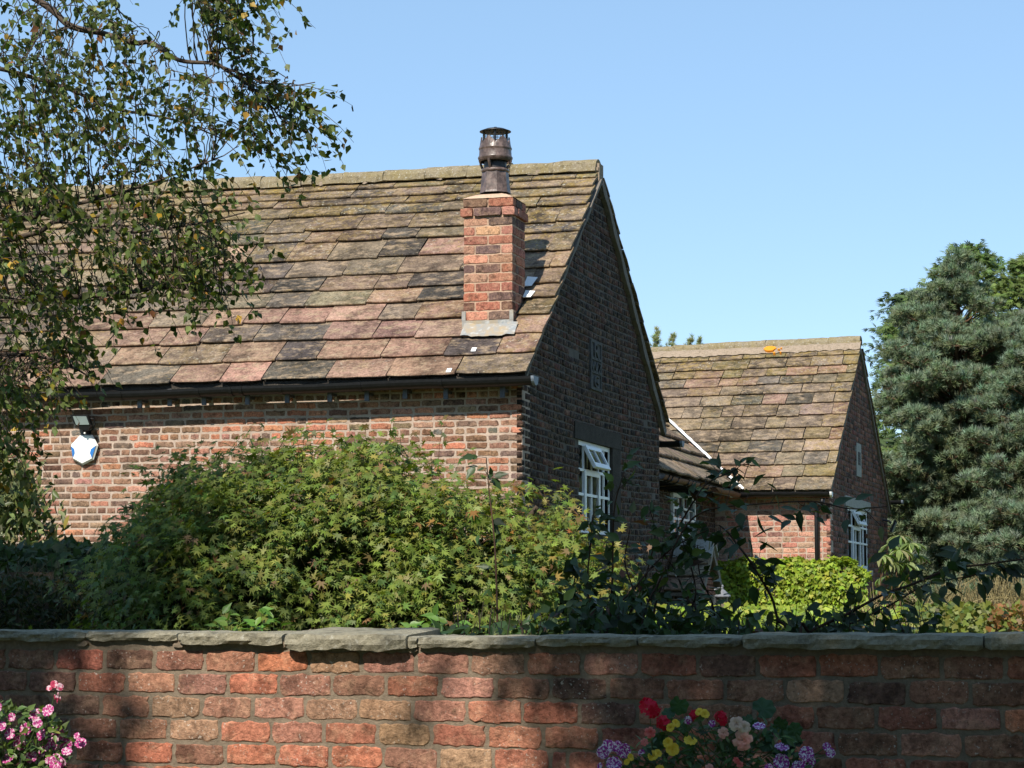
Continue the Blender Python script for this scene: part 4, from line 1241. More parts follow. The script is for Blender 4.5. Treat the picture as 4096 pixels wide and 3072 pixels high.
# ================================================================== porch on the link
def build_porch():
    f = H1
    bR = 9.55
    aE, zR = f.px(2853, 2190, bR)
    bE = 8.75
    zE = f.px(2815, 2368, bE)[1]
    a0 = LINK_W + .0
    root = thing('porch', 'small gabled porch roofed with big sunlit stone slabs, half hidden by dark stems', 'porch', f((a0 + aE) / 2, bR, GZ))
    hw = bR - bE
    sl = Slope(f(a0, bE, zE), f(aE, bE, zE), f(a0, bR, zR), f(aE, bR, zR))
    sb = Slope(f(aE, bR + hw, zE), f(a0, bR + hw, zE), f(aE, bR, zR), f(a0, bR, zR))
    V = []
    for s_ in (sl, sb):
        q = [s_.P(x, t) - s_.N * .02 for x, t in ((0, .01), (1, .01), (1, 1), (0, 1))]; V += q + [p - UP * .05 for p in q]
    Fc = []
    for o_ in (0, 8): Fc += [(o_, o_ + 1, o_ + 2, o_ + 3), (o_ + 7, o_ + 6, o_ + 5, o_ + 4)] + [(o_ + i, o_ + 4 + i, o_ + 4 + (i + 1) % 4, o_ + (i + 1) % 4) for i in range(4)]
    roof = part('roof', V, Fc, M['verge'], root)
    sm = [slate_mesh('slate', M['slate'], .03) for _ in range(4)]
    lay_slates(sl, [0, .3, .58, .86], lambda t: .8, lambda x, t: (SLATE_PAL[('pale', 'pink', 'tan')[rng.integers(3)]], .15), roof, sm, .03)
    lay_slates(sb, [0, .3, .58, .86], lambda t: .8, lambda x, t: (SLATE_PAL['tan'], .15), roof, sm, .03)
    V = []
    for x in (a0, aE + .03):
        for (db, dz) in ((-.27, -.20), (-.25, -.15), (0, .06), (.25, -.15), (.27, -.20), (0, .0)): V.append(f(x, bR + db, zR + dz + .06))
    part('ridge_stone', V, [(i, i + 1, 7 + i, 6 + i) for i in range(5)] + [(5, 0, 6, 11), (0, 1, 2, 3, 4, 5), (11, 10, 9, 8, 7, 6)], M['lintel_pale'], roof)
    b = MB(); b.box(f, a0 + .01, aE - .1, bE + .1, bE + .3, GZ, zE - .03); b.part('porch_wall', M['mortar'], root)
    b = MB(); b.box(f, a0 + .01, aE - .1, bR + hw - .3, bR + hw - .1, GZ, zE - .03); b.part('porch_wall', M['mortar'], root)
    mass = BrickMass(); z = GZ; k = 0
    while z < zE - .05:
        x = a0 + .01 - (.12 if k % 2 else 0)
        while x < aE - .12:
            mass.add(f, max(x, a0), min(x + .226, aE - .1), z, z + .066, bE + .092, bE + .14, jcol(GAB_SHADE_PAL[rng.integers(5)])); x += .24
        z += .08; k += 1
    # brick gable over the door
    for i in range(9):
        z = zE - .05 + i * .08
        half = hw * (1 - (z + .08 - zE) / (zR - zE)) - .06
        if half < .06: break
        x = bR - half
        while x < bR + half:
            mass.add(lambda a, bb, zz: f(bb, a, zz), x, min(x + .11, bR + half), z, z + .068, aE - .1, aE - .16, jcol((0.30, 0.12, 0.085))); x += .12
    mass.part('brickwork', M['brick_mass'], root)
    for s_ in (-1, 1):
        b = MB(); A = f(aE - .03, bR + s_ * (hw + .02), zE - .03); B = f(aE - .03, bR + s_ * .02, zR - .01)
        V = [A, B, B - UP * .11, A - UP * .11]; V = V + [v_ + f.u * .035 for v_ in V]
        b.add(V, [(0, 1, 2, 3), (7, 6, 5, 4)] + [(i, 4 + i, 4 + (i + 1) % 4, (i + 1) % 4) for i in range(4)])
        b.part('barge_board', M['verge'], root)
build_porch()
# ================================================================== things fixed to the walls
def build_alarm():
    f = H1
    def q(x, y, o): a, z = f.px(250 + x / 5.925, 1620 + y / 5.925, o); return f(a, o, z)
    root = thing('alarm_box', 'white seven sided alarm box with blue side lenses on the near cottage wall', 'alarm box', f(*[f.px(340, 1850, -.03)[0], -.03, f.px(340, 1850, -.03)[1]]))
    front = [(405, 725), (665, 728), (788, 955), (692, 1265), (465, 1378), (245, 1258), (200, 948)]
    cx, cy = 490, 1040
    back = [(cx + 30 + (x - cx) * 1.10, cy + 12 + (y - cy) * 1.10) for x, y in front]
    V = [q(x, y, -.062) for x, y in front] + [q(x, y, -.040) for x, y in back] + [q(x, y, 0.0) for x, y in back]
    part('housing', V, [tuple(range(7))] + [(k * 7 + i, k * 7 + 7 + i, k * 7 + 7 + (i + 1) % 7, k * 7 + (i + 1) % 7) for k in (0, 1) for i in range(7)], M['alarm_white'], root)
    for pts in ([(200, 975), (278, 1045), (288, 1140), (245, 1252)], [(786, 962), (672, 1045), (648, 1140), (694, 1262)]):
        V = [q(x, y, -.066) for x, y in pts] + [q(x, y, -.05) for x, y in pts]
        part('blue_lens', V, [(0, 1, 2, 3), (0, 4, 5, 1), (1, 5, 6, 2), (2, 6, 7, 3), (3, 7, 4, 0)], M['alarm_blue'], root)
build_alarm()
def build_floodlight():
    f = H1
    def q(x, y, o): a, z = f.px(250 + x / 5.925, 1620 + y / 5.925, o); return f(a, o, z)
    root = thing('floodlight', 'black tilted floodlight with a pale lens just above the alarm box', 'floodlight', q(560, 660, 0.0))
    out = [(185, 232), (590, 240), (668, 470), (600, 605), (430, 590), (262, 430)]
    V = [q(x, y, -.15 - .0002 * (600 - y)) for x, y in out] + [q(x + 50, y - 5, -.09) for x, y in out]
    part('housing', V, [tuple(range(6)), tuple(range(6, 12))[::-1]] + [(i, 6 + i, 6 + (i + 1) % 6, (i + 1) % 6) for i in range(6)], M['black_metal'], root)
    pts = [(245, 265), (560, 268), (635, 465), (320, 470)]
    V = [q(x, y, -.158 - .0002 * (600 - y)) for x, y in pts] + [q(x, y, -.14) for x, y in pts]
    part('lens', V, [(0, 1, 2, 3)] + [(i, 4 + i, 4 + (i + 1) % 4, (i + 1) % 4) for i in range(4)], M['lens'], root)
    b = MB(); b.tube([q(600, 330, -.12), q(740, 320, -.09), q(770, 450, -.06), q(720, 580, -.04), q(620, 640, -.02)], .008, 6); b.part('cable', M['black_metal'], root)
    b = MB(); b.tube([q(520, 590, -.12), q(530, 650, -.10), q(640, 660, 0.0)], .022, 8); b.part('arm', M['black_metal'], root)
    b = MB(); b.lathe((0, 0, 0), [(.001, -.012), (.01, -.008), (.012, 0), (.01, .008), (.001, .012)], 10)
    c = q(528, 668, -.122); b.V = [v_ + c for v_ in b.V]; b.part('sensor', M['alarm_white'], root, smooth=True)
build_floodlight()
def build_far_lamp():
    f = H2
    bq, z = f.pxa(3530, 2080, 0)
    root = thing('floodlight', 'small floodlight on the shaded gable of the far cottage, right of its window', 'floodlight', f(0.0, bq, z))
    b = MB(); b.tube([f(0, bq, z), f(.12, bq, z - .02), f(.16, bq, z - .06)], .02, 6); b.part('arm', M['black_metal'], root)
    def g(x, o, zz): return f(.2 + x * .55 + zz * .35, bq + o, z - .12 - x * .45 + zz * .8)
    b = MB(); b.box(g, -.03, .03, -.11, .11, -.13, .13); b.part('housing', M['black_metal'], root)
    b = MB(); b.box(g, .031, .04, -.09, .09, -.11, .11); b.part('lens', M['lens'], root)
build_far_lamp()
def build_lantern():
    p = at_y(2891, 2430, 29.4)
    s = 29.4 / F
    root = thing('lantern', 'old grey lantern with a pointed lead hood beside the porch', 'lantern', (p[0], p[1], GZ))
    z = lambda y: at_y(2891, y, 29.4)[2]
    b = MB(); b.lathe((p[0], p[1], 0), [(.035, GZ), (.03, GZ + .1), (.022, z(2462)), (.05, z(2455)), (.05, z(2448))], 10); b.part('post', M['lead_grey'], root)
    def pr(n, prof, mat, k):
        b = MB(); b.lathe((p[0], p[1], 0), [(r * s, z(y)) for r, y in prof], k); return b.part(n, mat, root)
    pr('hood', [(32, 2388), (33, 2384), (22, 2374), (10, 2361), (4, 2357)], M['lead_grey'], 4 * 2)
    pr('finial', [(3, 2358), (3, 2349), (5, 2346), (4, 2342), (.5, 2338)], M['lead_grey'], 8)
    b = MB(); b.tube([at_y(2891, 2353, 29.4), at_y(2872, 2353, 29.4), at_y(2857, 2360, 29.4)], .014, 6); b.part('bracket_arm', M['lead_grey'], root)
    pr('glazing', [(24, 2389), (17, 2446)], M['lantern_glass'], 6)
    for k in range(6):
        a = k * math.pi / 3
        b = MB(); b.tube([np.array([p[0] + 25 * s * math.cos(a), p[1] + 25 * s * math.sin(a), z(2388)]), np.array([p[0] + 18 * s * math.cos(a), p[1] + 18 * s * math.sin(a), z(2447)])], .008, 4); b.part('glazing_bar', M['black_metal'], root)
build_lantern()
# ================================================================== foliage tools
def unit(v): return v / (np.linalg.norm(v, axis=-1, keepdims=True) + 1e-9)
def frames(n, d):
    n = unit(n); y = d - (d * n).sum(-1, keepdims=True) * n; y = unit(y); x = np.cross(y, n)
    return np.stack([x, y, n], -1)
T_BIRCH = (np.array([(0, 0, 0), (.37, .33, .05), (.23, .62, .03), (0, 1, -.05), (-.23, .62, .03), (-.37, .33, .05)]), np.array([(0, 1, 2), (0, 2, 3), (0, 3, 4), (0, 4, 5)]))
T_LANCE = (np.array([(0, 0, 0), (.14, .28, .05), (.17, .58, .03), (0, 1, -.1), (-.17, .58, .03), (-.14, .28, .05), (0, .45, -.02)]), np.array([(0, 1, 6), (1, 2, 6), (2, 3, 6), (3, 4, 6), (4, 5, 6), (5, 0, 6)]))
T_OVAL = (np.array([(0, 0, 0), (.22, .22, .05), (.29, .46, .04), (.15, .76, 0), (0, 1.12, -.12), (-.15, .76, 0), (-.29, .46, .04), (-.22, .22, .05), (0, .5, -.03)]), np.array([(i, (i + 1) % 8, 8) for i in range(8)]))
def _maple():
    tips = [(-128, .52), (-88, .80), (-44, .97), (0, 1.05), (44, .97), (88, .80), (128, .52)]
    pts = [(0, 0, 0)]
    for i, (a, r) in enumerate(tips):
        t = math.radians(a)
        pts.append((r * math.sin(t), r * math.cos(t) + .1, -.13 * r))
        if i < 6:
            m = math.radians((a + tips[i + 1][0]) / 2); q = .36 if abs((a + tips[i + 1][0]) / 2) < 70 else .30
            pts.append((q * math.sin(m), q * math.cos(m) + .08, .02))
    return np.array(pts) * np.array([.62, .62, .62]), np.array([(0, i, i + 1) for i in range(1, 13)])
T_MAPLE = _maple()
T_IVY = (np.array([(0, .1, 0), (.42, 0, .04), (.5, .42, .02), (.2, .6, .02), (0, 1, -.06), (-.2, .6, .02), (-.5, .42, .02), (-.42, 0, .04)]), np.array([(0, 1, 2), (0, 2, 3), (0, 3, 4), (0, 4, 5), (0, 5, 6), (0, 6, 7)]))
def _spray():
    V = [(0, 0, 0)]; Fc = []
    for k, (a, l) in enumerate(((-58, .5), (-32, .75), (-10, .95), (12, 1.0), (34, .72), (60, .5))):
        t = math.radians(a); d = np.array([math.sin(t), math.cos(t)]); s = np.array([d[1], -d[0]]) * .075
        b = d * l * .5
        V += [(b[0] + s[0], b[1] + s[1], -.03), (b[0] - s[0], b[1] - s[1], -.03), (d[0] * l, d[1] * l, -.16)]
        i = 1 + 3 * k; Fc += [(0, i, i + 1), (i, i + 2, i + 1)]
    return np.array(V), np.array(Fc)
T_SPRAY = _spray()
def _tuft(n=15, w=.035):
    V = []; Fc = []
    g = np.random.default_rng(3)
    for k in range(n):
        a = g.random() * 6.283; e = g.uniform(.25, 1.35)
        d = np.array([math.cos(a) * math.sin(e), math.cos(e) * 1.0, math.sin(a) * math.sin(e)])
        s = np.cross(d, g.normal(size=3)); s = s / np.linalg.norm(s) * w
        b = np.array([0, k / n * .35, 0]); i = len(V)
        V += [b + s, b - s, b + d * g.uniform(.7, 1.0)]; Fc.append((i, i + 1, i + 2))
    return np.array(V), np.array(Fc)
T_TUFT = _tuft(18, .055)
def cloud(T, pos, Fr, sc, col, vcol=0.0):
    V, Fc = T; n = len(pos)
    sc = np.broadcast_to(np.asarray(sc, float), (n,))
    W = np.einsum('nij,kj->nki', Fr, V) * sc[:, None, None] + pos[:, None]
    Fo = (Fc[None] + (np.arange(n) * len(V))[:, None, None]).reshape(-1, Fc.shape[1])
    C = np.repeat(col, len(V), 0)
    return W.reshape(-1, 3), Fo, C
def merge(L):
    V = []; Fc = []; C = []; o = 0
    for v, f_, c in L:
        V.append(v); Fc.append(f_ + o); C.append(c); o += len(v)
    return np.concatenate(V), np.concatenate(Fc), np.concatenate(C)
def tint(n, base, s=.18, alt=(), g=None):
    """n leaf colours around base; alt: [(probability, colour)]"""
    c = np.tile(np.array(base, float), (n, 1))
    r = rng.random(n); o = 0
    for p, a in alt:
        m = (r >= o) & (r < o + p); c[m] = a; o += p
    c = c * np.clip(1 + rng.normal(0, s, (n, 1)), .35, 1.9) * (1 + rng.normal(0, .07, (n, 3)))
    return np.clip(c, .005, .8)
def in_poly(P, poly):
    x, y = P[:, 0], P[:, 1]; ins = np.zeros(len(P), bool); n = len(poly)
    for i in range(n):
        x1, y1 = poly[i]; x2, y2 = poly[(i + 1) % n]
        c = ((y1 > y) != (y2 > y)) & (x < (x2 - x1) * (y - y1) / (y2 - y1 + 1e-12) + x1)
        ins ^= c
    return ins
def sample_poly(poly, n):
    poly = np.array(poly, float); lo, hi = poly.min(0), poly.max(0); out = np.zeros((0, 2))
    while len(out) < n:
        P = lo + rng.random((n * 2, 2)) * (hi - lo); out = np.concatenate([out, P[in_poly(P, poly)]])
    return out[:n]
def pts_at(px, Y):
    """many pixels -> world points at distances Y"""
    a = (px[:, 0] - 2048) / F; b = (1536 - px[:, 1]) / F
    d = np.stack([a, _c - b * _s, _s + b * _c], -1)
    return EYE + d * (Y / d[:, 1])[:, None]
class Strands:
    """thin three-sided stems, many in one mesh"""
    def __init__(s): s.V = []; s.F = []; s.n = 0; s.C = []
    def add(s, pts, r0, r1, col=(0.08, 0.06, 0.04)):
        pts = np.asarray(pts, float); m = len(pts)
        t = np.gradient(pts, axis=0); t = unit(t)
        a = unit(np.cross(t, np.array([.3, .8, .52]))); b = np.cross(t, a)
        r = np.linspace(r0, r1, m)[:, None]
        R = np.stack([pts + a * r, pts + (-.5 * a + .87 * b) * r, pts + (-.5 * a - .87 * b) * r], 1).reshape(-1, 3)
        Fc = [(3 * i + j, 3 * i + (j + 1) % 3, 3 * i + 3 + (j + 1) % 3, 3 * i + 3 + j) for i in range(m - 1) for j in range(3)]
        s.V.append(R); s.F.append(np.array(Fc) + s.n); s.n += len(R); s.C.append(np.tile(col, (len(R), 1)))
    def part(s, name, mat, parent, kind=None):
        return part(name, np.concatenate(s.V), np.concatenate(s.F), mat, parent, col=np.concatenate(s.C), kind=kind)
def limb(name, pts, r0, r1, mat, parent, n=8):
    b = MB(); pts = np.asarray(pts, float)
    k = 6 * (len(pts) - 1); t = np.linspace(0, len(pts) - 1, k + 1); i = np.clip(t.astype(int), 0, len(pts) - 2); fr = (t - i)[:, None]
    p0 = pts[np.clip(i - 1, 0, None)]; p1 = pts[i]; p2 = pts[i + 1]; p3 = pts[np.clip(i + 2, None, len(pts) - 1)]
    q = .5 * (2 * p1 + (p2 - p0) * fr + (2 * p0 - 5 * p1 + 4 * p2 - p3) * fr ** 2 + (3 * p1 - p0 - 3 * p2 + p3) * fr ** 3)
    b.tube(q, np.linspace(r0, r1, k + 1), n)
    return b.part(name, mat, parent, smooth=True), q
# ================================================================== birch, reaching in from the left
def build_birch():
    Y0 = 14.0
    tb = np.array([at_y(-900, 2400, Y0)[0], Y0 + .3, GZ])
    root = thing('birch_tree', 'birch tree with drooping twigs and a few yellowing leaves, reaching in at left', 'tree', tb)
    top = tb + np.array([.3, -.2, 8.6])
    limb('trunk', [tb - UP * .1, tb + np.array([.05, 0, 2.2]), tb + np.array([.15, -.1, 5]), top], .16, .05, M['birch_bark'], root)
    def pl(l, Y): return [at_y(x, y, yy) for (x, y), yy in zip(l, np.linspace(Y[0], Y[1], len(l)))]
    limbs = []
    for l, Y, r0, r1 in (
        ([(-900, -500), (-300, -250), (150, 0), (278, 101), (411, 133), (538, 171), (607, 171), (715, 240), (854, 253), (899, 278), (1012, 354), (1076, 418), (1120, 520)], (14.2, 13.6), .026, .005),
        ([(854, 253), (950, 290), (1060, 330), (1150, 345), (1260, 329)], (13.65, 13.4), .008, .003),
        ([(1012, 354), (1090, 430), (1130, 480), (1230, 525)], (13.6, 13.5), .007, .003),
        ([(-900, 1100), (-300, 900), (0, 874), (130, 868), (220, 835), (420, 790), (640, 720), (850, 640)], (14.2, 13.7), .026, .004),
        ([(-900, 1150), (-300, 1040), (0, 968), (160, 925), (240, 886), (480, 930), (760, 900), (980, 850)], (14.2, 14.2), .026, .004),
        ([(-900, 300), (-200, 250), (200, 330), (450, 430), (700, 480), (900, 560)], (14.4, 14.6), .02, .004),
        ([(-900, -700), (0, -500), (500, -260), (820, -60), (1000, 100), (1000, 260)], (14.2, 13.9), .022, .004),
        ([(-900, 1400), (-300, 1250), (100, 1200), (420, 1180), (700, 1150), (900, 1180)], (14.2, 13.5), .03, .004),
        ([(-900, 1700), (-300, 1480), (0, 1420), (220, 1440), (380, 1520)], (14.2, 13.8), .026, .004)):
        _, q = limb('limb', pl(l, Y), r0, r1, M['birch_bark'], root, 7); limbs.append(q)
    LP = np.concatenate(limbs)
    regions = [([(-250, 150), (250, 190), (480, 400), (700, 560), (960, 700), (900, 900), (860, 1020), (480, 1130), (400, 1350), (130, 1560), (-250, 1650)], 340, (12.8, 15.2)),
               ([(0, -160), (560, -120), (700, 160), (1000, 430), (930, 560), (300, 330), (0, 170)], 95, (13.2, 14.8)),
               ([(780, -160), (1150, -160), (1040, 60), (980, 210), (850, 90)], 55, (13.2, 14.3)),
               ([(900, 230), (1080, 300), (1330, 300), (1330, 500), (1100, 480), (980, 380)], 34, (13.3, 13.9)),
               ([(560, 950), (960, 850), (1000, 1000), (900, 1120), (640, 1130)], 46, (13.0, 14.0)),
               ([(20, 1500), (300, 1330), (360, 1450), (160, 1700), (-100, 1850), (-150, 1650)], 60, (13.0, 14.6)),
               ([(1060, 400), (1130, 480), (1120, 560), (1060, 520)], 5, (13.4, 13.7))]
    tw = Strands(); LPs = []; LN = []; LD = []; CK = []
    def twig(P, ln, big=1.0, out=1.0):
        d = unit(np.array([rng.normal(.35 * out, .45), rng.normal(0, .5), rng.normal(-.25, .35)]))
        pts = [P]; m = 7
        for i in range(m):
            d = unit(d + np.array([rng.normal(.02, .12), rng.normal(0, .12), -.13 + rng.normal(0, .10)]))
            pts.append(pts[-1] + d * ln / m)
        tw.add(pts, .0035 * big, .0012 * big)
        pts = np.array(pts)
        k = max(4, int(ln / .027))
        for i in range(k):
            s = rng.uniform(.08, 1) * (m - .01); j = int(s); p = pts[j] + (pts[j + 1] - pts[j]) * (s - j)
            off = unit(rng.normal(0, 1, 3)) * rng.uniform(.010, .045)
            LPs.append(p + off); LD.append(unit(off * 12 + np.array([rng.normal(.1, .4), rng.normal(0, .4), -.75])))
            LN.append(rng.normal(0, 1, 3) + np.array([-.15, -.55, .35]))
        if rng.random() < .3:
            for _ in range(2): CK.append(pts[rng.integers(3, m + 1)])
    for poly, n, (ya, yb) in regions:
        poly = [(x - 70 - 60 * (x > 1000), y) for x, y in poly]
        px = sample_poly(poly, n); P = pts_at(px, rng.uniform(ya, yb, n))
        for p, pq in zip(P, px):
            if 120 < pq[0] < 560 and 1500 < pq[1] < 1960: continue
            ln = rng.uniform(.28, .62)
            twig(p, ln)
            k = np.argmin(((LP - p) ** 2).sum(1) + 2.0 * np.maximum(0, LP[:, 0] - p[0]))
            q = LP[k]; m_ = (p + q) / 2 + rng.normal(0, .06, 3) + UP * .06
            tt = np.linspace(0, 1, 9)[:, None]; tw.add((1 - tt) ** 2 * q + 2 * tt * (1 - tt) * m_ + tt ** 2 * p + rng.normal(0, .006, (9, 3)), .0048, .0028)
    nf = len(LPs)
    # upper crown above the picture: it shades the boughs below
    for i in range(95):
        p = np.array([rng.uniform(-7.2, -1.6), rng.uniform(9.8, 13.0), rng.uniform(6.4, 8.8)])
        k = np.argmin(((LP - p) ** 2).sum(1))
        if i % 4 == 0: tw.add([top, (top + p) / 2 + rng.normal(0, .15, 3) + UP * .4, p], .012, .004)
        twig(p, .7, 1.3)
    Pn = np.array(LPs); LN = np.array(LN); LD = np.array(LD)
    qq = proj(Pn); kp = ~((qq[:, 0] > 225) & (qq[:, 0] < 520) & (qq[:, 1] > 1625) & (qq[:, 1] < 1960)); kp[nf:] = True
    nf = int(kp[:nf].sum()); Pn, LN, LD = Pn[kp], LN[kp], LD[kp]; n = len(Pn)
    sc = rng.uniform(.040, .065, n); sc[nf:] *= 1.9
    col = tint(n, (0.088, 0.115, 0.028), .30, [(.05, (0.36, 0.22, 0.035)), (.02, (0.22, 0.10, 0.04)), (.10, (0.11, 0.14, 0.045)), (.03, (0.17, 0.19, 0.07))])
    V, Fc, C = cloud(T_BIRCH, Pn, frames(np.array(LN), np.array(LD)), sc, col)
    cr = part('crown', V, Fc, M['leaf'], root, col=C, kind='stuff')
    tw.part('twigs', M['birch_bark'], root, kind='stuff')
    b = MB()
    for p in CK:
        b.tube([p, p - UP * .012, p - UP * .028 + rng.normal(0, .004, 3), p - UP * .036], [.002, .005, .0045, .001], 5)
    b.part('catkins', M['bark'], root, kind='stuff')
build_birch()
# ================================================================== maple dome in the middle
def build_maple():
    Y0 = 11.3
    c = at_y(1400, 2500, Y0)
    root = thing('maple_shrub', 'broad domed maple shrub with small pointed green leaves behind the wall', 'shrub', (c[0], Y0, GZ))
    base = np.array([c[0], Y0, GZ])
    ZB = 1.15
    def surf(px, s):
        ytop = np.interp(px, MAPLE_TOP[1:-1, 0], MAPLE_TOP[1:-1, 1])
        ztop = 1.7 + (2390 - ytop) / F * Y0
        X = (px - 2048) / F * Y0
        lump = .075 * np.sin(X * 6.1 + s * 3.0) + .05 * np.sin(X * 11 + 2 - s * 5) + .045 * np.sin(s * 9 + X * 3)
        Hh = np.maximum(ztop - ZB, .05)
        z = ZB + Hh * np.clip(1 - np.abs(s) ** 2.3, 0, 1) ** .62
        Yy = Y0 + s * (1.0 + .0 * X) * np.clip(Hh / 1.0, .35, 1.15)
        return np.stack([X, Yy, z + lump * .5], -1), lump
    ns = 1020
    px0 = rng.uniform(395, 2525, ns); s0 = -1 + 1.3 * rng.random(ns)
    P0, _ = surf(px0, s0); Pa, _ = surf(px0 + 25, s0); Pb, _ = surf(px0, s0 + .03)
    N0 = unit(np.cross(Pa - P0, Pb - P0)); N0[N0[:, 2] < 0] *= -1
    N0[:, 1] = -np.abs(N0[:, 1]) * np.where(s0 < .05, 1, -1)
    P0 = P0 + N0 * rng.normal(-.04, .075, (ns, 1))
    D0 = unit(N0 * .55 + UP * .5 + np.array([-.12, -.25, 0]) + rng.normal(0, .28, (ns, 3)))          # each spray is a tilted fan of leaves
    kk = rng.integers(13, 27, ns); ix = np.repeat(np.arange(ns), kk); n = len(ix)
    t1 = unit(np.cross(D0, rng.normal(0, 1, (ns, 3)))); t2 = np.cross(D0, t1)
    g = rng.normal(0, 1, (n, 2)) * rng.uniform(.045, .085, ns)[ix][:, None]
    P = P0[ix] + t1[ix] * g[:, :1] * 1.3 + t2[ix] * g[:, 1:] + D0[ix] * rng.normal(-.012, .018, (n, 1))
    N = N0[ix]; px = px0[ix]; s = s0[ix]; dep = np.clip(-((P - P0[ix]) * D0[ix]).sum(1) / .05, 0, 1)
    nn = D0[ix] + rng.normal(0, .33, (n, 3))
    dd = (t1[ix] * g[:, :1] + t2[ix] * g[:, 1:]) * 9 - UP * .45 + rng.normal(0, .35, (n, 3))
    sc = rng.uniform(.036, .070, n)
    k = np.clip((px - 1500) / 900, 0, 1) * np.clip((s + 1.0) / 1.0, 0, 1)
    sprc = tint(ns, (1, 1, 1), .16)[ix] / .8
    col = tint(n, (0.150, 0.195, 0.034), .2, [(.10, (0.23, 0.235, 0.05)), (.03, (0.20, 0.12, 0.05)), (.14, (0.08, 0.135, 0.03))]) * np.clip(sprc, .6, 1.5)
    y_ = rng.random(n) < .42 * k ** 1.2
    col[y_] = tint(int(y_.sum()), (0.25, 0.205, 0.045), .2, [(.2, (0.28, 0.13, 0.04))])
    Fr = frames(nn, dd)
    # the nearest leaves stand alone, the rest form the crown
    q = proj(P)
    face = -(Fr[:, 1, 2])            # how far the leaf faces the viewer
    ok = (dep < .5) & (s < -.3) & (q[:, 1] < 2500) & (q[:, 0] > 900) & (q[:, 0] < 2300) & (face > .35)
    ids = np.where(ok)[0]; ids = ids[np.argsort(-sc[ids] * face[ids])][:300]
    me = mesh('leaf', T_MAPLE[0], T_MAPLE[1], M['leaf_obj'])
    for i in ids:
        piece('leaf', me, root, Fr[i][:, 0] * sc[i], Fr[i][:, 1] * sc[i], Fr[i][:, 2] * sc[i], P[i], (*col[i], 1))
    m = np.ones(n, bool); m[ids] = False
    V, Fc, C = cloud(T_MAPLE, P[m], Fr[m], sc[m], col[m])
    part('crown', V, Fc, M['leaf'], root, col=C, kind='stuff')
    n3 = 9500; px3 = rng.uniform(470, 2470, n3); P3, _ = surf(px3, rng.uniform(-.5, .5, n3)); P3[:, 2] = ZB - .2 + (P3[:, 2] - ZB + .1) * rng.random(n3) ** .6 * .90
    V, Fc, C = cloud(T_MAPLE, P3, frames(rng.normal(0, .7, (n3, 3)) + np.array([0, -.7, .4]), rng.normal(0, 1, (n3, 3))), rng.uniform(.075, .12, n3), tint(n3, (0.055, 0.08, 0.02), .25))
    part('inner_foliage', V, Fc, M['leaf'], root, col=C, kind='stuff')
    # stray shoots above the outline
    L = []; st = Strands()
    for (x, y) in ((1190, 1742), (1215, 1750), (1420, 1765), (1570, 1735), (1600, 1745), (1770, 1715), (1050, 1770), (880, 1830), (700, 1920), (2230, 2010), (2130, 1985), (2260, 2035)):
        p = at_y(x, y, Y0 + rng.uniform(-.3, .1)); q_ = p - UP * .16 + np.array([rng.normal(0, .05), .05, 0])
        st.add([q_, (p + q_) / 2 + rng.normal(0, .01, 3), p], .0022, .0012, (0.22, 0.11, 0.05))
        k_ = 4; pp = p + rng.normal(0, .035, (k_, 3))
        L.append(cloud(T_MAPLE, pp, frames(rng.normal(0, .5, (k_, 3)) + np.array([0, -.8, .5]), rng.normal(0, .6, (k_, 3)) - UP * .3), rng.uniform(.045, .07, k_), tint(k_, (0.08, 0.115, 0.03), .2, [(.3, (0.18, 0.13, 0.04))])))
    V, Fc, C = merge(L); part('top_shoots', V, Fc, M['leaf'], root, col=C, kind='stuff')
    # twigs and trunk
    for i in range(520):
        j = rng.integers(n); p = P[j] - N[j] * .06
        q_ = p + np.array([rng.normal(0, .1), rng.uniform(.05, .2), rng.uniform(-.22, -.02)])
        st.add([q_, (p + q_) / 2 + rng.normal(0, .02, 3), p + N[j] * .05], .003, .0014, (0.26, 0.15, 0.08) if rng.random() < .6 else (0.10, 0.07, 0.05))
    st.part('twigs', M['leaf'], root, kind='stuff')
    for dx in (-.5, -.15, .2, .55):
        limb('stem', [base + np.array([dx * .15, 0, -.05]), base + np.array([dx * .5, -.05, .5]), base + np.array([dx * 1.2, -.1, 1.0]), base + np.array([dx * 1.7, -.1, 1.35])], .04, .012, M['bark'], root)
build_maple()
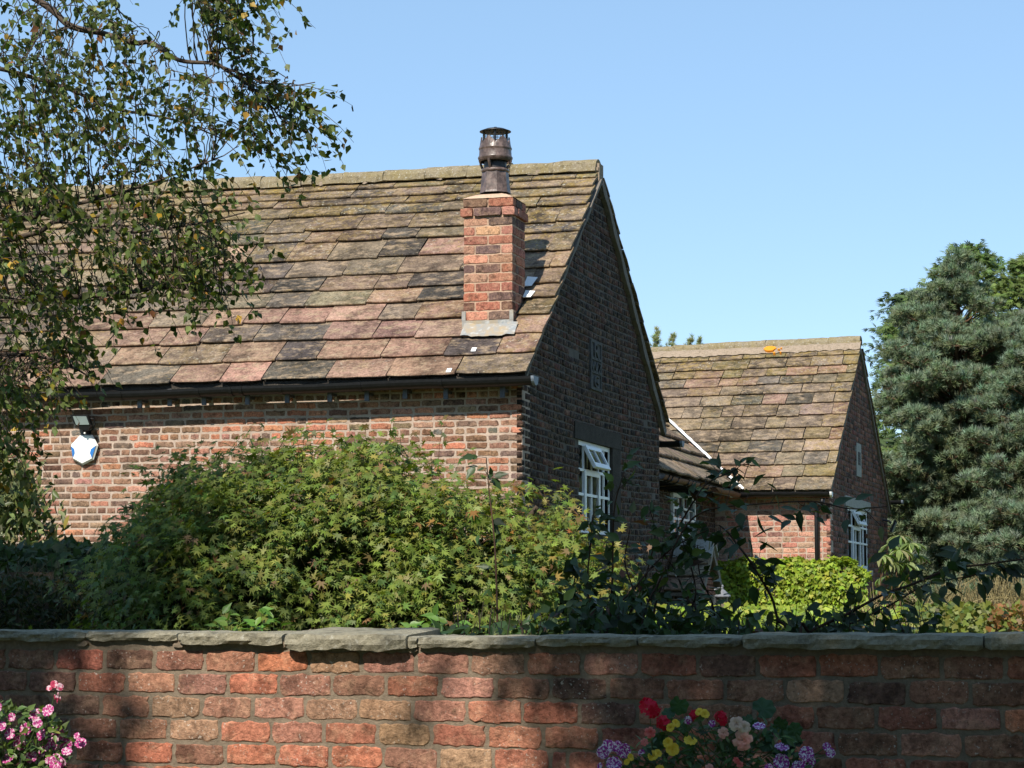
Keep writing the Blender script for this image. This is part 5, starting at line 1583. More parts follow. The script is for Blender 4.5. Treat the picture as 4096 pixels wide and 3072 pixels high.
# ================================================================== shrubs at the left
def build_left_shrub():
    Y0 = 18.0
    poly = [(-420, 1700), (120, 1790), (190, 1880), (215, 1960), (240, 1985), (290, 2050), (300, 2130), (310, 2260), (-420, 2330)]
    c = at_y(0, 2300, Y0)
    root = thing('evergreen_shrub', 'evergreen shrub with narrow pale green leaves against the cottage wall at far left', 'shrub', (c[0] - .3, Y0, GZ))
    n = 3000
    px = sample_poly(poly, n)
    clump = rng.integers(0, 130, n); cc = sample_poly(poly, 130)
    px = cc[clump] * .72 + px * .28 + rng.normal(0, 16, (n, 2))
    dy = rng.uniform(-.7, .5, 130)[clump] + rng.normal(0, .08, n)
    P = pts_at(px, Y0 + dy)
    d = unit(np.stack([rng.normal(.1, .5, n), rng.normal(-.25, .4, n), rng.normal(.75, .35, n)], -1))
    col = tint(n, (0.135, 0.16, 0.06), .25, [(.3, (0.22, 0.23, 0.11)), (.03, (0.3, 0.22, 0.05)), (.2, (0.06, 0.08, 0.03))])
    V, Fc, C = cloud(T_LANCE, P, frames(rng.normal(0, .7, (n, 3)) + np.array([-.2, -.7, .2]), d), rng.uniform(.075, .125, n), col)
    part('crown', V, Fc, M['gloss_leaf'], root, col=C, kind='stuff')
    b0 = np.array([c[0] - .3, Y0, GZ])
    for k in range(7):
        t = pts_at(cc[k:k + 1], np.array([Y0]))[0]
        limb('stem', [b0 + np.array([.05 * k - .15, 0, -.05]), (b0 + t) / 2 + np.array([0, 0, .1]), t], .022, .006, M['bark'], root, 6)
build_left_shrub()
def build_left_hedge():
    Y0 = 12.4
    c = at_y(150, 2400, Y0)
    root = thing('garden_hedge', 'shaded low hedge overgrown with ivy behind the wall at left', 'hedge', (c[0], Y0, GZ))
    L = []
    # upper tier of ivy, then a lower face of cut stems
    n = 2600
    px = np.stack([rng.uniform(-420, 640, n), np.zeros(n)], -1)
    topy = 2185 + 12 * np.sin(px[:, 0] / 60) + np.clip((px[:, 0] - 380) / 3, 0, 60) * 0
    px[:, 1] = topy + 140 * rng.random(n) ** 1.2
    P = pts_at(px, Y0 + .35 + .5 * (1 - (px[:, 1] - topy) / 140) + rng.normal(0, .1, n))
    L.append(cloud(T_IVY, P, frames(rng.normal(0, .5, (n, 3)) + np.array([-.1, -.6, .7]), rng.normal(0, .6, (n, 3)) - UP * .5), rng.uniform(.045, .085, n), tint(n, (0.045, 0.075, 0.022), .25, [(.08, (0.10, 0.14, 0.04))])))
    n = 3000
    px = np.stack([rng.uniform(-420, 560, n), 2295 + 260 * rng.random(n)], -1)
    P = pts_at(px, Y0 - .25 + rng.normal(0, .12, n))
    L.append(cloud(T_LANCE, P, frames(rng.normal(0, .7, (n, 3)) + np.array([0, -.6, .3]), rng.normal(0, .6, (n, 3)) - UP * .2), rng.uniform(.035, .065, n), tint(n, (0.045, 0.06, 0.022), .3, [(.06, (0.16, 0.13, 0.06))])))
    V, Fc, C = merge(L); part('foliage', V, Fc, M['gloss_leaf'], root, col=C, kind='stuff')
    st = Strands()
    for i in range(520):
        p = at_y(rng.uniform(-420, 560), rng.uniform(2290, 2500), Y0 - .3 + rng.normal(0, .12))
        d = unit(np.array([rng.normal(0, .5), rng.normal(-.2, .3), rng.normal(.7, .3)])) * rng.uniform(.05, .14)
        st.add([p, p + d * .5 + rng.normal(0, .008, 3), p + d], .0022, .001, (0.20, 0.15, 0.075) if i % 3 else (0.10, 0.08, 0.04))
    st.part('cut_stems', M['leaf'], root, kind='stuff')
    b = MB(); w = lambda x, y, z: np.array([c[0] + x, Y0 + y, z])
    b.box(w, -1.9, .52, .12, .9, GZ - .05, 1.84); b.part('woody_core', M['bark'], root)
build_left_hedge()
# ================================================================== dark climbing stems on the right, just behind the wall
def build_rose():
    canes = [([(3200, 2560), (3241, 2525), (3341, 2478), (3400, 2450), (3535, 2377), (3652, 2336), (3746, 2295), (3840, 2270), (3966, 2254), (4110, 2235), (4300, 2225)], 8.85, .0075),
             ([(3330, 2560), (3420, 2490), (3560, 2420), (3700, 2340), (3790, 2320), (3900, 2300), (3990, 2265)], 8.95, .005),
             ([(3160, 2600), (3111, 2476), (3088, 2394), (3041, 2311), (2988, 2229), (2947, 2176), (2911, 2129), (2876, 2100)], 9.0, .007),
             ([(2560, 2560), (2650, 2300), (2740, 2110), (2841, 2038), (3047, 2015), (3253, 2006), (3400, 2035), (3547, 2026)], 9.05, .005)]
    root = thing('rose_canes', 'long arching rose canes with dark leaves, spreading right across the bright hedge', 'climber', (at_y(3200, 2560, 8.95)[0], 8.95, GZ))
    me = mesh('leaf', T_OVAL[0], T_OVAL[1], M['gloss_leaf_obj'])
    cnt = 0; st = Strands()
    def leaf(p, d, s=None):
        nonlocal cnt
        s = s or rng.uniform(.045, .078)
        Fr = frames((rng.normal(0, .6, 3) + np.array([0, -.45, .75]))[None], d[None])[0]
        c = tint(1, (0.032, 0.055, 0.020), .2, [(.12, (0.075, 0.10, 0.03))])[0]
        piece('leaf', me, root, Fr[:, 0] * s, Fr[:, 1] * s, Fr[:, 2] * s, p, (*c, 1)); cnt += 1
    g0 = np.array([at_y(3200, 2560, 8.95)[0], 8.95, GZ])
    for l, Y, r in canes:
        pts = [at_y(x, y, Y + .06 * math.sin(i * 1.1)) for i, (x, y) in enumerate(l)]
        _, q = limb('cane', [np.array([pts[0][0], Y, GZ - .03])] + pts, r, r * .45, M['cane'], root, 6)
        q = q[6:]
        m = len(q)
        for j in range(2, m, 1):
            if rng.random() < .62:
                side = unit(rng.normal(0, 1, 3)); b0 = q[j]
                tipd = unit(side + np.array([.3, -.1, rng.choice([-.7, .6])]))
                ln = rng.uniform(.03, .11); e = b0 + tipd * ln
                st.add([b0, b0 + tipd * ln * .5, e], .0018, .001, (0.07, 0.04, 0.03))
                for k in range(rng.integers(1, 4)):
                    d = unit(tipd * .7 + rng.normal(0, .5, 3) - UP * .35)
                    leaf(e - tipd * ln * .35 * k, d)
    # sprays the eye picks out one by one (pixel, leaf direction)
    for (x, y, dx, dz) in ((2960, 2050, .2, -1), (2990, 2100, -.1, -1), (3030, 2060, .8, -.7), (3070, 2065, .9, .0), (3120, 2030, .6, .3), (3160, 2080, -.2, -1), (3200, 2040, .3, -1), (3100, 2110, -.3, -1), (3330, 2020, .6, .5), (3420, 2000, .3, .7), (3420, 2050, .4, -.7), (2990, 2150, .9, -.4), (3030, 2165, .8, -.6), (2900, 2160, -.9, -.2), (3060, 2240, .9, -.3), (3070, 2260, .3, -1), (2960, 2390, -.5, -1), (3010, 2340, .2, -1), (3480, 2250, .9, .3), (3560, 2200, .5, .7), (3850, 2200, .9, .2), (3830, 2215, -.9, .1), (3910, 2330, .5, -1), (3950, 2310, -.2, -1), (3780, 2340, .1, -1), (4000, 2270, .1, -1)):
        leaf(at_y(x, y, 8.98), unit(np.array([dx, rng.normal(-.1, .2), dz])), rng.uniform(.065, .085))
    st.part('stalks', M['leaf'], root, kind='stuff')
    # thicket further left
    c = at_y(2600, 2540, 9.2)
    r2 = thing('dark_thicket', 'dark leafy thicket of thin thorny stems rising in front of the cottage gable', 'shrub', (c[0], 9.2, GZ))
    st = Strands(); LPs = []; LD = []
    stems = [([(2440, 2560), (2450, 2300), (2456, 2050), (2485, 1924), (2503, 1873)], 9.3), ([(2600, 2560), (2680, 2250), (2713, 2116), (2774, 2007), (2828, 1935), (2919, 1888), (2952, 1872)], 9.25),
             ([(2560, 2560), (2575, 2350), (2620, 2150), (2600, 2040)], 9.4), ([(2380, 2560), (2350, 2350), (2365, 2150), (2370, 2060)], 9.3), ([(2700, 2560), (2780, 2400), (2760, 2250), (2720, 2140)], 9.15), ([(2820, 2560), (2740, 2380), (2700, 2280), (2640, 2200)], 9.3),
             ([(2500, 2560), (2540, 2400), (2500, 2250), (2520, 2120)], 9.2), ([(2860, 2560), (2850, 2420), (2800, 2300), (2790, 2180)], 9.3), ([(2300, 2560), (2280, 2420), (2300, 2300), (2270, 2240)], 9.4), ([(2420, 2560), (2540, 2350), (2680, 2200), (2830, 2120)], 9.1), ([(1990, 2560), (1980, 2200), (1955, 1950), (1945, 1830)], 10.0)]
    for l, Y in stems:
        pts = [np.array([at_y(l[0][0], l[0][1], Y)[0], Y, GZ - .02])] + [at_y(x, y, Y + rng.normal(0, .04)) for x, y in l]
        _, q = limb('stem', pts, .006, .002, M['cane'], r2, 5)
        q = q[6:]
        for p in q[3:]:
            for _ in range(2 if Y < 9.8 else 1):
                if rng.random() < .62:
                    d = unit(rng.normal(0, 1, 3) + np.array([0, -.2, .1])); ln = rng.uniform(.02, .09); e = p + d * ln
                    st.add([p, (p + e) / 2, e], .0016, .001, (0.06, 0.04, 0.03))
                    for k in range(rng.integers(2, 4)):
                        LPs.append(e - d * ln * .3 * k); LD.append(unit(d * .8 + rng.normal(0, .5, 3) - UP * .3))
    prof = [(2230, 2560), (2260, 2420), (2340, 2300), (2420, 2230), (2560, 2200), (2700, 2180), (2830, 2180), (2900, 2300), (2960, 2420), (3000, 2560)]
    px = sample_poly(prof, 170); P = pts_at(px, rng.uniform(9.0, 9.7, 170)); LPs += list(P); LD += list(unit(rng.normal(0, 1, (170, 3)) - UP * .4))
    for (x0, x1, y0, n, ya, yb) in ((1700, 2300, 2490, 150, 8.85, 9.4), (2300, 3760, 2455, 640, 8.85, 9.4), (2250, 2900, 2350, 260, 8.9, 9.5), (2150, 2400, 2420, 70, 8.9, 9.5)):
        px = np.stack([rng.uniform(x0, x1, n), y0 + (2560 - y0) * rng.random(n) ** .8], -1); P = pts_at(px, rng.uniform(ya, yb, n)); LPs += list(P); LD += list(unit(rng.normal(0, 1, (n, 3)) - UP * .3))
    for i in range(150):
        p = at_y(rng.uniform(1800, 3700), rng.uniform(2400, 2540), rng.uniform(8.9, 9.4)); st.add([np.array([p[0] + rng.normal(0, .1), p[1], GZ]), p - UP * .2 + rng.normal(0, .05, 3), p], .004, .0016, (0.06, 0.04, 0.03))
    LPs = np.array(LPs); LD = np.array(LD); qq = proj(LPs); pr = np.ones(len(LPs))
    pr[(qq[:, 0] > 2600) & (qq[:, 0] < 2900) & (qq[:, 1] > 2150) & (qq[:, 1] < 2430)] = .4
    pr[(qq[:, 0] > 2300) & (qq[:, 0] < 2600) & (qq[:, 1] < 2300)] = .5
    pr[(qq[:, 0] > 2600) & (qq[:, 1] < 2150)] = .6
    pr[(qq[:, 0] > 2900) & (qq[:, 1] < 2500)] = .45
    kp = rng.random(len(LPs)) < pr; LPs = LPs[kp]; LD = LD[kp]
    n = len(LPs)
    V, Fc, C = cloud(T_OVAL, np.array(LPs), frames(rng.normal(0, .6, (n, 3)) + np.array([0, -.5, .6]), np.array(LD)), rng.uniform(.038, .068, n), tint(n, (0.036, 0.064, 0.020), .28, [(.10, (0.075, 0.11, 0.03)), (.03, (0.10, 0.045, 0.025))]))
    part('foliage', V, Fc, M['gloss_leaf'], r2, col=C, kind='stuff')
    st.part('thin_stems', M['leaf'], r2, kind='stuff')
build_rose()
def build_wall_foot_plants():
    # small bright seedlings just behind the coping, left of centre
    root = thing('seedling_plant', 'bright glossy green leaves just behind the coping left of the thick slab', 'plant', (at_y(1000, 2540, 9.35)[0], 9.35, GZ))
    LPs = []; LD = []
    for (x, y) in ((880, 2500), (905, 2470), (930, 2510), (990, 2490), (1010, 2520), (1060, 2500), (1085, 2480), (1110, 2510), (1040, 2455), (860, 2525), (1700, 2500), (1740, 2470), (1760, 2510), (1650, 2515), (1800, 2500)):
        for k in range(4):
            LPs.append(at_y(x + rng.normal(0, 14), y + rng.normal(0, 10), 9.35 + rng.normal(0, .04))); LD.append(unit(np.array([rng.normal(0, .7), -.3, rng.normal(.3, .5)])))
    n = len(LPs)
    V, Fc, C = cloud(T_OVAL, np.array(LPs), frames(rng.normal(0, .4, (n, 3)) + np.array([-.1, -.5, .8]), np.array(LD)), rng.uniform(.04, .065, n), tint(n, (0.10, 0.20, 0.03), .15))
    part('foliage', V, Fc, M['gloss_leaf'], root, col=C, kind='stuff')
    st = Strands()
    for p in LPs[::2]: st.add([np.array([p[0], p[1], GZ]), p - UP * .1 + rng.normal(0, .01, 3), p], .003, .0015, (0.12, 0.15, 0.05))
    st.part('stalks', M['leaf'], root, kind='stuff')
build_wall_foot_plants()
# ================================================================== sunlit ivy hedge before the far cottage
def build_ivy_hedge():
    f = H2
    a0 = f.px(2870, 2300, -.6)[0]; a1 = f.px(3465, 2330, -.6)[0]; zt = f.px(3100, 2246, -.6)[1]
    root = thing('ivy_hedge', 'bright yellow green ivy hedge clipped square below the far cottage wall', 'hedge', f((a0 + a1) / 2, -.4, GZ))
    b = MB(); b.box(f, a0 + .05, a1 - .12, -.55, -.1, GZ - .05, zt - .09); b.part('woody_core', M['bark'], root)
    n = 6200
    a = rng.uniform(a0, a1, n); z = GZ + .3 + (zt - GZ - .3) * rng.random(n); bb = np.full(n, -.6)
    lump = .05 * np.sin(a * 5) + .05 * np.sin(z * 9 + a * 3) + .03 * np.sin(a * 13 + z * 7)
    top = rng.random(n) < .24
    N = np.where(top[:, None], np.array([0, 0, 1.0]), -f.v)
    bb = np.where(top, rng.uniform(-.62, -.02, n), -.6 + lump * .8 + rng.normal(0, .03, n))
    rnd = np.clip((a - (a1 - .35)) / .35, 0, 1)
    zmax = zt - .2 * rnd ** 2 + .03 * np.sin(a * 9) + .015 * np.sin(a * 23)
    z = np.where(top, zmax + rng.normal(0, .02, n), np.minimum(z, zmax - .01))
    P = f.o + a[:, None] * f.u + bb[:, None] * f.v + z[:, None] * UP
    nn = N * .8 + rng.normal(0, .42, (n, 3)) + UP * .35
    dd = -UP * .8 + rng.normal(0, .5, (n, 3)) + N * .3
    col = tint(n, (0.25, 0.33, 0.035), .22, [(.15, (0.33, 0.36, 0.05)), (.15, (0.14, 0.21, 0.03))])
    V, Fc, C = cloud(T_IVY, P, frames(nn, dd), rng.uniform(.055, .095, n), col)
    part('foliage', V, Fc, M['leaf'], root, col=C, kind='stuff')
build_ivy_hedge()
def build_low_ivy():
    # sunny low planting in front of it, seen between the dark stems
    c = at_y(3100, 2480, 27)
    root = thing('sunny_groundcover', 'sunlit low green planting glimpsed through the dark stems above the wall', 'plants', (c[0], 27, GZ)); root['kind'] = 'stuff'
    n = 4800
    px = np.stack([rng.uniform(2450, 3720, n), 2425 + 265 * rng.random(n)], -1)
    P = pts_at(px, 26.5 + 1.5 * rng.random(n))
    V, Fc, C = cloud(T_IVY, P, frames(rng.normal(0, .5, (n, 3)) + np.array([-.2, -.7, .6]), rng.normal(0, .6, (n, 3)) - UP * .4), rng.uniform(.06, .11, n), tint(n, (0.22, 0.30, 0.035), .25, [(.15, (0.30, 0.33, 0.06)), (.2, (0.10, 0.16, 0.03))]))
    part('foliage', V, Fc, M['leaf'], root, col=C, kind='stuff')
build_low_ivy()
def build_rhododendron():
    Y0 = 27.0
    c = at_y(3595, 2500, Y0)
    root = thing('rhododendron_bush', 'bush with whorls of long drooping leaves right of the far cottage window', 'shrub', (c[0], Y0, GZ))
    wh = [(3592, 2140, 14), (3555, 2175, 11), (3640, 2170, 12), (3600, 2195, 12), (3525, 2215, 9), (3665, 2215, 10), (3570, 2245, 10), (3625, 2250, 11), (3655, 2290, 9), (3545, 2300, 9), (3600, 2315, 9), (3520, 2350, 8), (3580, 2380, 9), (3640, 2370, 9), (3540, 2430, 9), (3610, 2450, 9), (3660, 2460, 9), (3575, 2500, 8)]
    LPs = []; LD = []; LN = []; b0 = np.array([c[0], Y0, GZ]); st = Strands()
    for x, y, k in wh:
        p = at_y(x, y, Y0 + rng.uniform(-.3, .3))
        st.add([b0 + np.array([rng.normal(0, .05), 0, 0]), (b0 + p) / 2 + np.array([rng.normal(0, .05), .1, .1]), p - UP * .02], .014, .006, (0.22, 0.13, 0.08))
        for j in range(int(k * 1.35)):
            a = j * 2.4 + rng.normal(0, .2); el = rng.uniform(-.9, .25)
            d = np.array([math.cos(a) * math.cos(el), math.sin(a) * math.cos(el), math.sin(el) - .25])
            LPs.append(p + d * .015); LD.append(unit(d)); LN.append(np.array([math.cos(a) * .5, math.sin(a) * .5, .9]) + rng.normal(0, .15, 3))
    T = (np.array([(0, 0, 0), (.1, .2, .04), (.15, .5, .06), (.1, .8, -.02), (0, 1, -.22), (-.1, .8, -.02), (-.15, .5, .06), (-.1, .2, .04), (0, .5, .0)]), np.array([(i, (i + 1) % 8, 8) for i in range(8)]))
    n = len(LPs); me = mesh('leaf', T[0], T[1], M['gloss_leaf_obj'])
    Fr = frames(np.array(LN), np.array(LD)); s = rng.uniform(.14, .22, n); col = tint(n, (0.125, 0.18, 0.05), .2, [(.3, (0.22, 0.25, 0.10)), (.04, (0.24, 0.14, 0.05))])
    for i in range(n): piece('leaf', me, root, Fr[i][:, 0] * s[i], Fr[i][:, 1] * s[i], Fr[i][:, 2] * s[i], LPs[i], (*col[i], 1))
    st.part('stems', M['leaf'], root, kind='stuff')
build_rhododendron()
def build_broom(x0, x1, ytop, Y0, n, label, hmax=1.0):
    c = at_y((x0 + x1) / 2, 2560, Y0)
    root = thing('broom_bush', label, 'shrub', (c[0], Y0, GZ))
    st = Strands(); L = []
    nb = max(3, int((x1 - x0) / 90))
    for i in range(n):
        bx = x0 + (x1 - x0) * (rng.integers(nb) + .5) / nb + rng.normal(0, 14)
        y0 = rng.uniform(2420, 2600) if i % 2 else 2390 + (1.7 - GZ) / Y0 * F; p = at_y(bx, y0, Y0 + rng.normal(0, .25)); p[2] = max(p[2], GZ)
        tip = at_y(bx + rng.normal(20, 75), rng.uniform(ytop, ytop + 230) + 20 * rng.random(), Y0 + rng.normal(0, .3))
        if tip[2] < p[2] + .1: tip[2] = p[2] + .12
        m = (p + tip) / 2 + np.array([rng.normal(0, .04), 0, .05])
        col = np.array((0.30, 0.245, 0.115)) * rng.uniform(.5, 1.25)
        st.add([p, m, tip], .0052, .0028, col)
        for k in range(2):
            q = p + (tip - p) * rng.uniform(.35, .8); e = q + unit(tip - p + rng.normal(0, .25, 3)) * rng.uniform(.08, .25)
            st.add([q, (q + e) / 2, e], .0036, .0022, col * 1.1)
    st.part('dry_stems', M['needle'], root, kind='stuff')
    for k in range(nb):
        p = at_y(x0 + (x1 - x0) * (k + .5) / nb, 2500, Y0)
        limb('stem', [np.array([p[0], Y0, GZ - .03]), np.array([p[0] + .03, Y0, (GZ + p[2]) / 2]), p], .03, .015, M['pine_bark'], root, 6)
build_broom(3780, 4330, 2270, 22.0, 700, 'straw coloured dry broom bush at the right edge below the pines')
build_broom(3440, 3540, 2310, 26.2, 40, 'small clump of dry straw stems between ivy hedge and long leaved bush')
build_broom(3690, 3800, 2390, 21.0, 130, 'low straw stems left of the big dry broom bush')
def build_right_low():
    c = at_y(3950, 2520, 20)
    root = thing('low_shrub_cover', 'low tangle of yellow green and russet leaves along the wall at right', 'plants', (c[0], 20, GZ)); root['kind'] = 'stuff'
    n = 4200
    px = np.stack([rng.uniform(3660, 4300, n), 2420 + 350 * rng.random(n) ** 1.15], -1)
    P = pts_at(px, 20 + rng.uniform(-.6, .8, n))
    col = tint(n, (0.15, 0.17, 0.035), .25, [(.3, (0.08, 0.12, 0.03))])
    r = (rng.random(n) < .6) & (px[:, 0] > 3950) & (px[:, 1] < 2520)
    col[r] = tint(int(r.sum()), (0.20, 0.105, 0.035), .3)
    V, Fc, C = cloud(T_IVY, P, frames(rng.normal(0, .6, (n, 3)) + np.array([-.2, -.7, .5]), rng.normal(0, .7, (n, 3))), rng.uniform(.04, .075, n), col)
    part('foliage', V, Fc, M['leaf'], root, col=C, kind='stuff')
build_right_low()
# ================================================================== conifers behind the far cottage
def build_pine(name, label, Y0, axis, ytop, prof, nclump, col0, xlim=(3380, 4420), trunk_lean=0.0, ybot=2460):
    base = at_y(axis, 2500, Y0); base = np.array([base[0], Y0, GZ])
    root = thing('pine_tree', label, 'tree', base, 'blue green pines at the right')
    top = at_y(axis + trunk_lean, ytop + 40, Y0)
    limb('trunk', [base - UP * .1, base * .6 + top * .4 + np.array([.05, 0, 0]), top], .17, .03, M['pine_bark'], root)
    L = []; st = Strands(); k = 0; tries = 0
    ys = np.array([p[0] for p in prof]); hw = np.array([p[1] for p in prof])
    spots = []
    y = ytop + 25.0
    while y < ybot:
        h = np.interp(y, ys, hw); nb = int(np.clip(h / 26, 5, 11))
        for q in range(nb):
            a = (rng.uniform(math.pi * .95, math.pi * 2.05) if rng.random() < .85 else rng.uniform(0, math.pi))
            Ln = h * rng.uniform(.62, 1.24); sag = rng.uniform(-30, 12)
            fr = (.35, .62, .85, 1.0) if h > 140 else (.5, .95)
            for w_ in fr:
                spots.append((a + rng.normal(0, .06), Ln * w_, y + sag * w_ + rng.normal(0, 20) + 16 * (1 - w_), w_))
        y += rng.uniform(62, 92) * (.6 if h < 120 else 1)
    for t_ in range(5): spots.append((0, rng.normal(0, 14), ytop + 8 + 14 * t_, .9))
    for (a, rr, y, w_) in spots:
        px = axis + trunk_lean * (1 - (y - ytop) / (ybot - ytop)) + rr * math.cos(a); dy = rr * math.sin(a) * Y0 / F
        if not (xlim[0] < px < xlim[1]): continue
        c = at_y(px, y, Y0 + dy)
        R = rng.uniform(.20, .33) * (0.5 + .5 * min(1, (y - ytop + 40) / 380)) * (1.08 - .25 * w_)
        ax = np.array([base[0] + (top[0] - base[0]) * np.clip((c[2] - GZ) / (top[2] - GZ), 0, 1), Y0, c[2] - .3])
        outd = unit(np.array([c[0] - ax[0], c[1] - ax[1], 0.0]) + 1e-4)
        st.add([ax, (ax + c) / 2 - UP * .08, c - UP * .05], .03, .012, (0.17, 0.10, 0.06))
        m = int(40 * (R / .3) ** 1.7) + 8
        d = unit(rng.normal(0, 1, (m, 3)) + np.array([0, 0, .55]) + outd * .5)
        rad = R * rng.uniform(.45, 1.0, (m, 1)) * np.array([1.35, 1.35, .58])
        P = c + d * rad
        for q in range(0, m, 4): st.add([c - UP * .03, (c + P[q]) / 2, P[q]], .008, .004, (0.16, 0.10, 0.06))
        dd = unit(d * .7 + np.array([0, 0, .75]) + rng.normal(0, .3, (m, 3)))
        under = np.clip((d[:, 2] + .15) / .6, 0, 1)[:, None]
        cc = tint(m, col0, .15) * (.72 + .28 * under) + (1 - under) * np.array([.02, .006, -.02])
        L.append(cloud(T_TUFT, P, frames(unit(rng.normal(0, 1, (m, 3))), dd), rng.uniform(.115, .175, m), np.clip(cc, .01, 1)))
        k += 1
    V, Fc, C = merge(L)
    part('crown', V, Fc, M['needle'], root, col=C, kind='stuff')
    st.part('branches', M['needle'], root, kind='stuff')
PINE = (0.175, 0.235, 0.150)
build_pine('pine_tree', 'tall blue green pine directly behind the gable of the far cottage', 45.0, 3830, 1035, [(1035, 25), (1120, 70), (1230, 170), (1330, 240), (1400, 340), (1600, 360), (1900, 330), (2200, 330), (2460, 330)], 300, PINE, xlim=(3520, 4150))
build_pine('pine_tree', 'nearer blue green pine rising at the right edge of the picture', 43.0, 4190, 1255, [(1255, 50), (1400, 150), (1600, 230), (1900, 290), (2100, 330), (2300, 370), (2460, 380)], 215, (0.175, 0.235, 0.155), xlim=(3700, 4600))
def build_cypress(label, Y0, axis, ytop, prof, n, col0, ybot=2300, lean=0):
    base = at_y(axis, 2500, Y0); base = np.array([base[0], Y0, GZ]); top = at_y(axis + lean, ytop, Y0)
    root = thing('cypress_tree', label, 'tree', base, 'cypresses behind the pines')
    limb('trunk', [base - UP * .1, base * .5 + top * .5, top], .16, .012, M['pine_bark'], root)
    ys = np.array([p[0] for p in prof]); hw = np.array([p[1] for p in prof]); L = []; st = Strands()
    for i in range(n):
        y = ytop + (ybot - ytop) * rng.random() ** 1.05; h = np.interp(y, ys, hw)
        s = rng.uniform(-1, 1); px = axis + lean * (1 - (y - ytop) / (ybot - ytop)) + h * s
        dep = -math.sqrt(max(0, 1 - s * s)) * h * rng.uniform(.4, 1) * (1 if rng.random() < .85 else -1)
        c = at_y(px, y, Y0 + dep * Y0 / F); out = unit(np.array([s, dep / (h + 1), 0]) + 1e-4)
        ln = rng.uniform(.25, .5)
        ax = np.array([top[0], Y0, c[2] + .15]); q = c + (ax - c) * .35
        st.add([q, (q + c) / 2 + UP * .03, c], .012, .005, (0.16, 0.11, 0.07))
        m = 11
        t = rng.uniform(-.3, 1, m)[:, None]
        P = c + out * t * ln + UP * (-.25 * t ** 2 * ln) + rng.normal(0, .05, (m, 3))
        dd = unit(out * .8 + rng.normal(0, .5, (m, 3)) + UP * rng.normal(-.1, .3, (m, 1)))
        L.append(cloud(T_SPRAY, P, frames(rng.normal(0, .4, (m, 3)) + np.array([0, -.3, .8]), dd), rng.uniform(.13, .24, m), tint(m, col0, .2)))
    V, Fc, C = merge(L); part('crown', V, Fc, M['needle'], root, col=C, kind='stuff'); st.part('branches', M['needle'], root, kind='stuff')
CY = (0.095, 0.145, 0.04)
build_cypress('feathery green cypress whose tip stands above the tall pine', 50.0, 3880, 985, [(985, 12), (1040, 70), (1120, 150), (1200, 220), (1300, 300), (1500, 340), (2300, 380)], 620, CY, ybot=2000)
build_cypress('yellow green cypress between the two pines at the right edge', 49.0, 4130, 1035, [(1035, 20), (1120, 90), (1250, 160), (1500, 210), (2300, 260)], 480, (0.095, 0.135, 0.032), ybot=1900)
build_cypress('slim cypress leaning out left of the tall pine', 51.0, 3690, 1175, [(1175, 10), (1250, 60), (1350, 110), (1600, 150), (2300, 200)], 170, (0.060, 0.095, 0.035), ybot=1700, lean=-75)
def build_ridge_conifers():
    for i, (x, y, w, lab) in enumerate(((2628, 1320, 26, 'pale conifer tip showing beside the near gable, above the far ridge'), (2690, 1338, 34, 'pale conifer tip second from the near gable, above the far ridge'), (2762, 1350, 24, 'pale conifer tip third from the near gable, above the far ridge'), (2800, 1352, 20, 'rightmost pale conifer tip above the far ridge'))):
        Y0 = 52.0 + i
        base = at_y(x, 2500, Y0); base = np.array([base[0], Y0, GZ]); top = at_y(x, y, Y0)
        root = thing('conifer_tree', lab, 'tree', base, 'conifer tips above the far roof')
        limb('trunk', [base, (base + top) / 2, top - UP * .06], .1, .008, M['pine_bark'], root)
        n = 150; t = rng.random(n) ** .8; hh = 1.1
        P = top - UP * (t * hh)[:, None] + np.stack([rng.normal(0, 1, n), rng.normal(0, 1, n), np.zeros(n)], -1) * (.015 + .16 * t[:, None] * w / 30)
        V, Fc, C = cloud(T_TUFT, P, frames(rng.normal(0, 1, (n, 3)), rng.normal(0, .35, (n, 3)) + UP), rng.uniform(.08, .15, n), tint(n, (0.24, 0.27, 0.12), .2))
        n2 = 700; t2 = rng.random(n2); P2 = top - UP * (1.1 + 3.2 * t2)[:, None] + np.stack([rng.normal(0, .5, n2), rng.normal(0, .5, n2), np.zeros(n2)], -1)
        V2, F2, C2 = cloud(T_SPRAY, P2, frames(rng.normal(0, .5, (n2, 3)) + UP, rng.normal(0, 1, (n2, 3))), rng.uniform(.2, .4, n2), tint(n2, (0.09, 0.12, 0.05), .2))
        part('crown', *merge([(V, Fc, C), (V2, F2, C2)])[:2], M['needle'], root, col=np.concatenate([C, C2]), kind='stuff')
build_ridge_conifers()
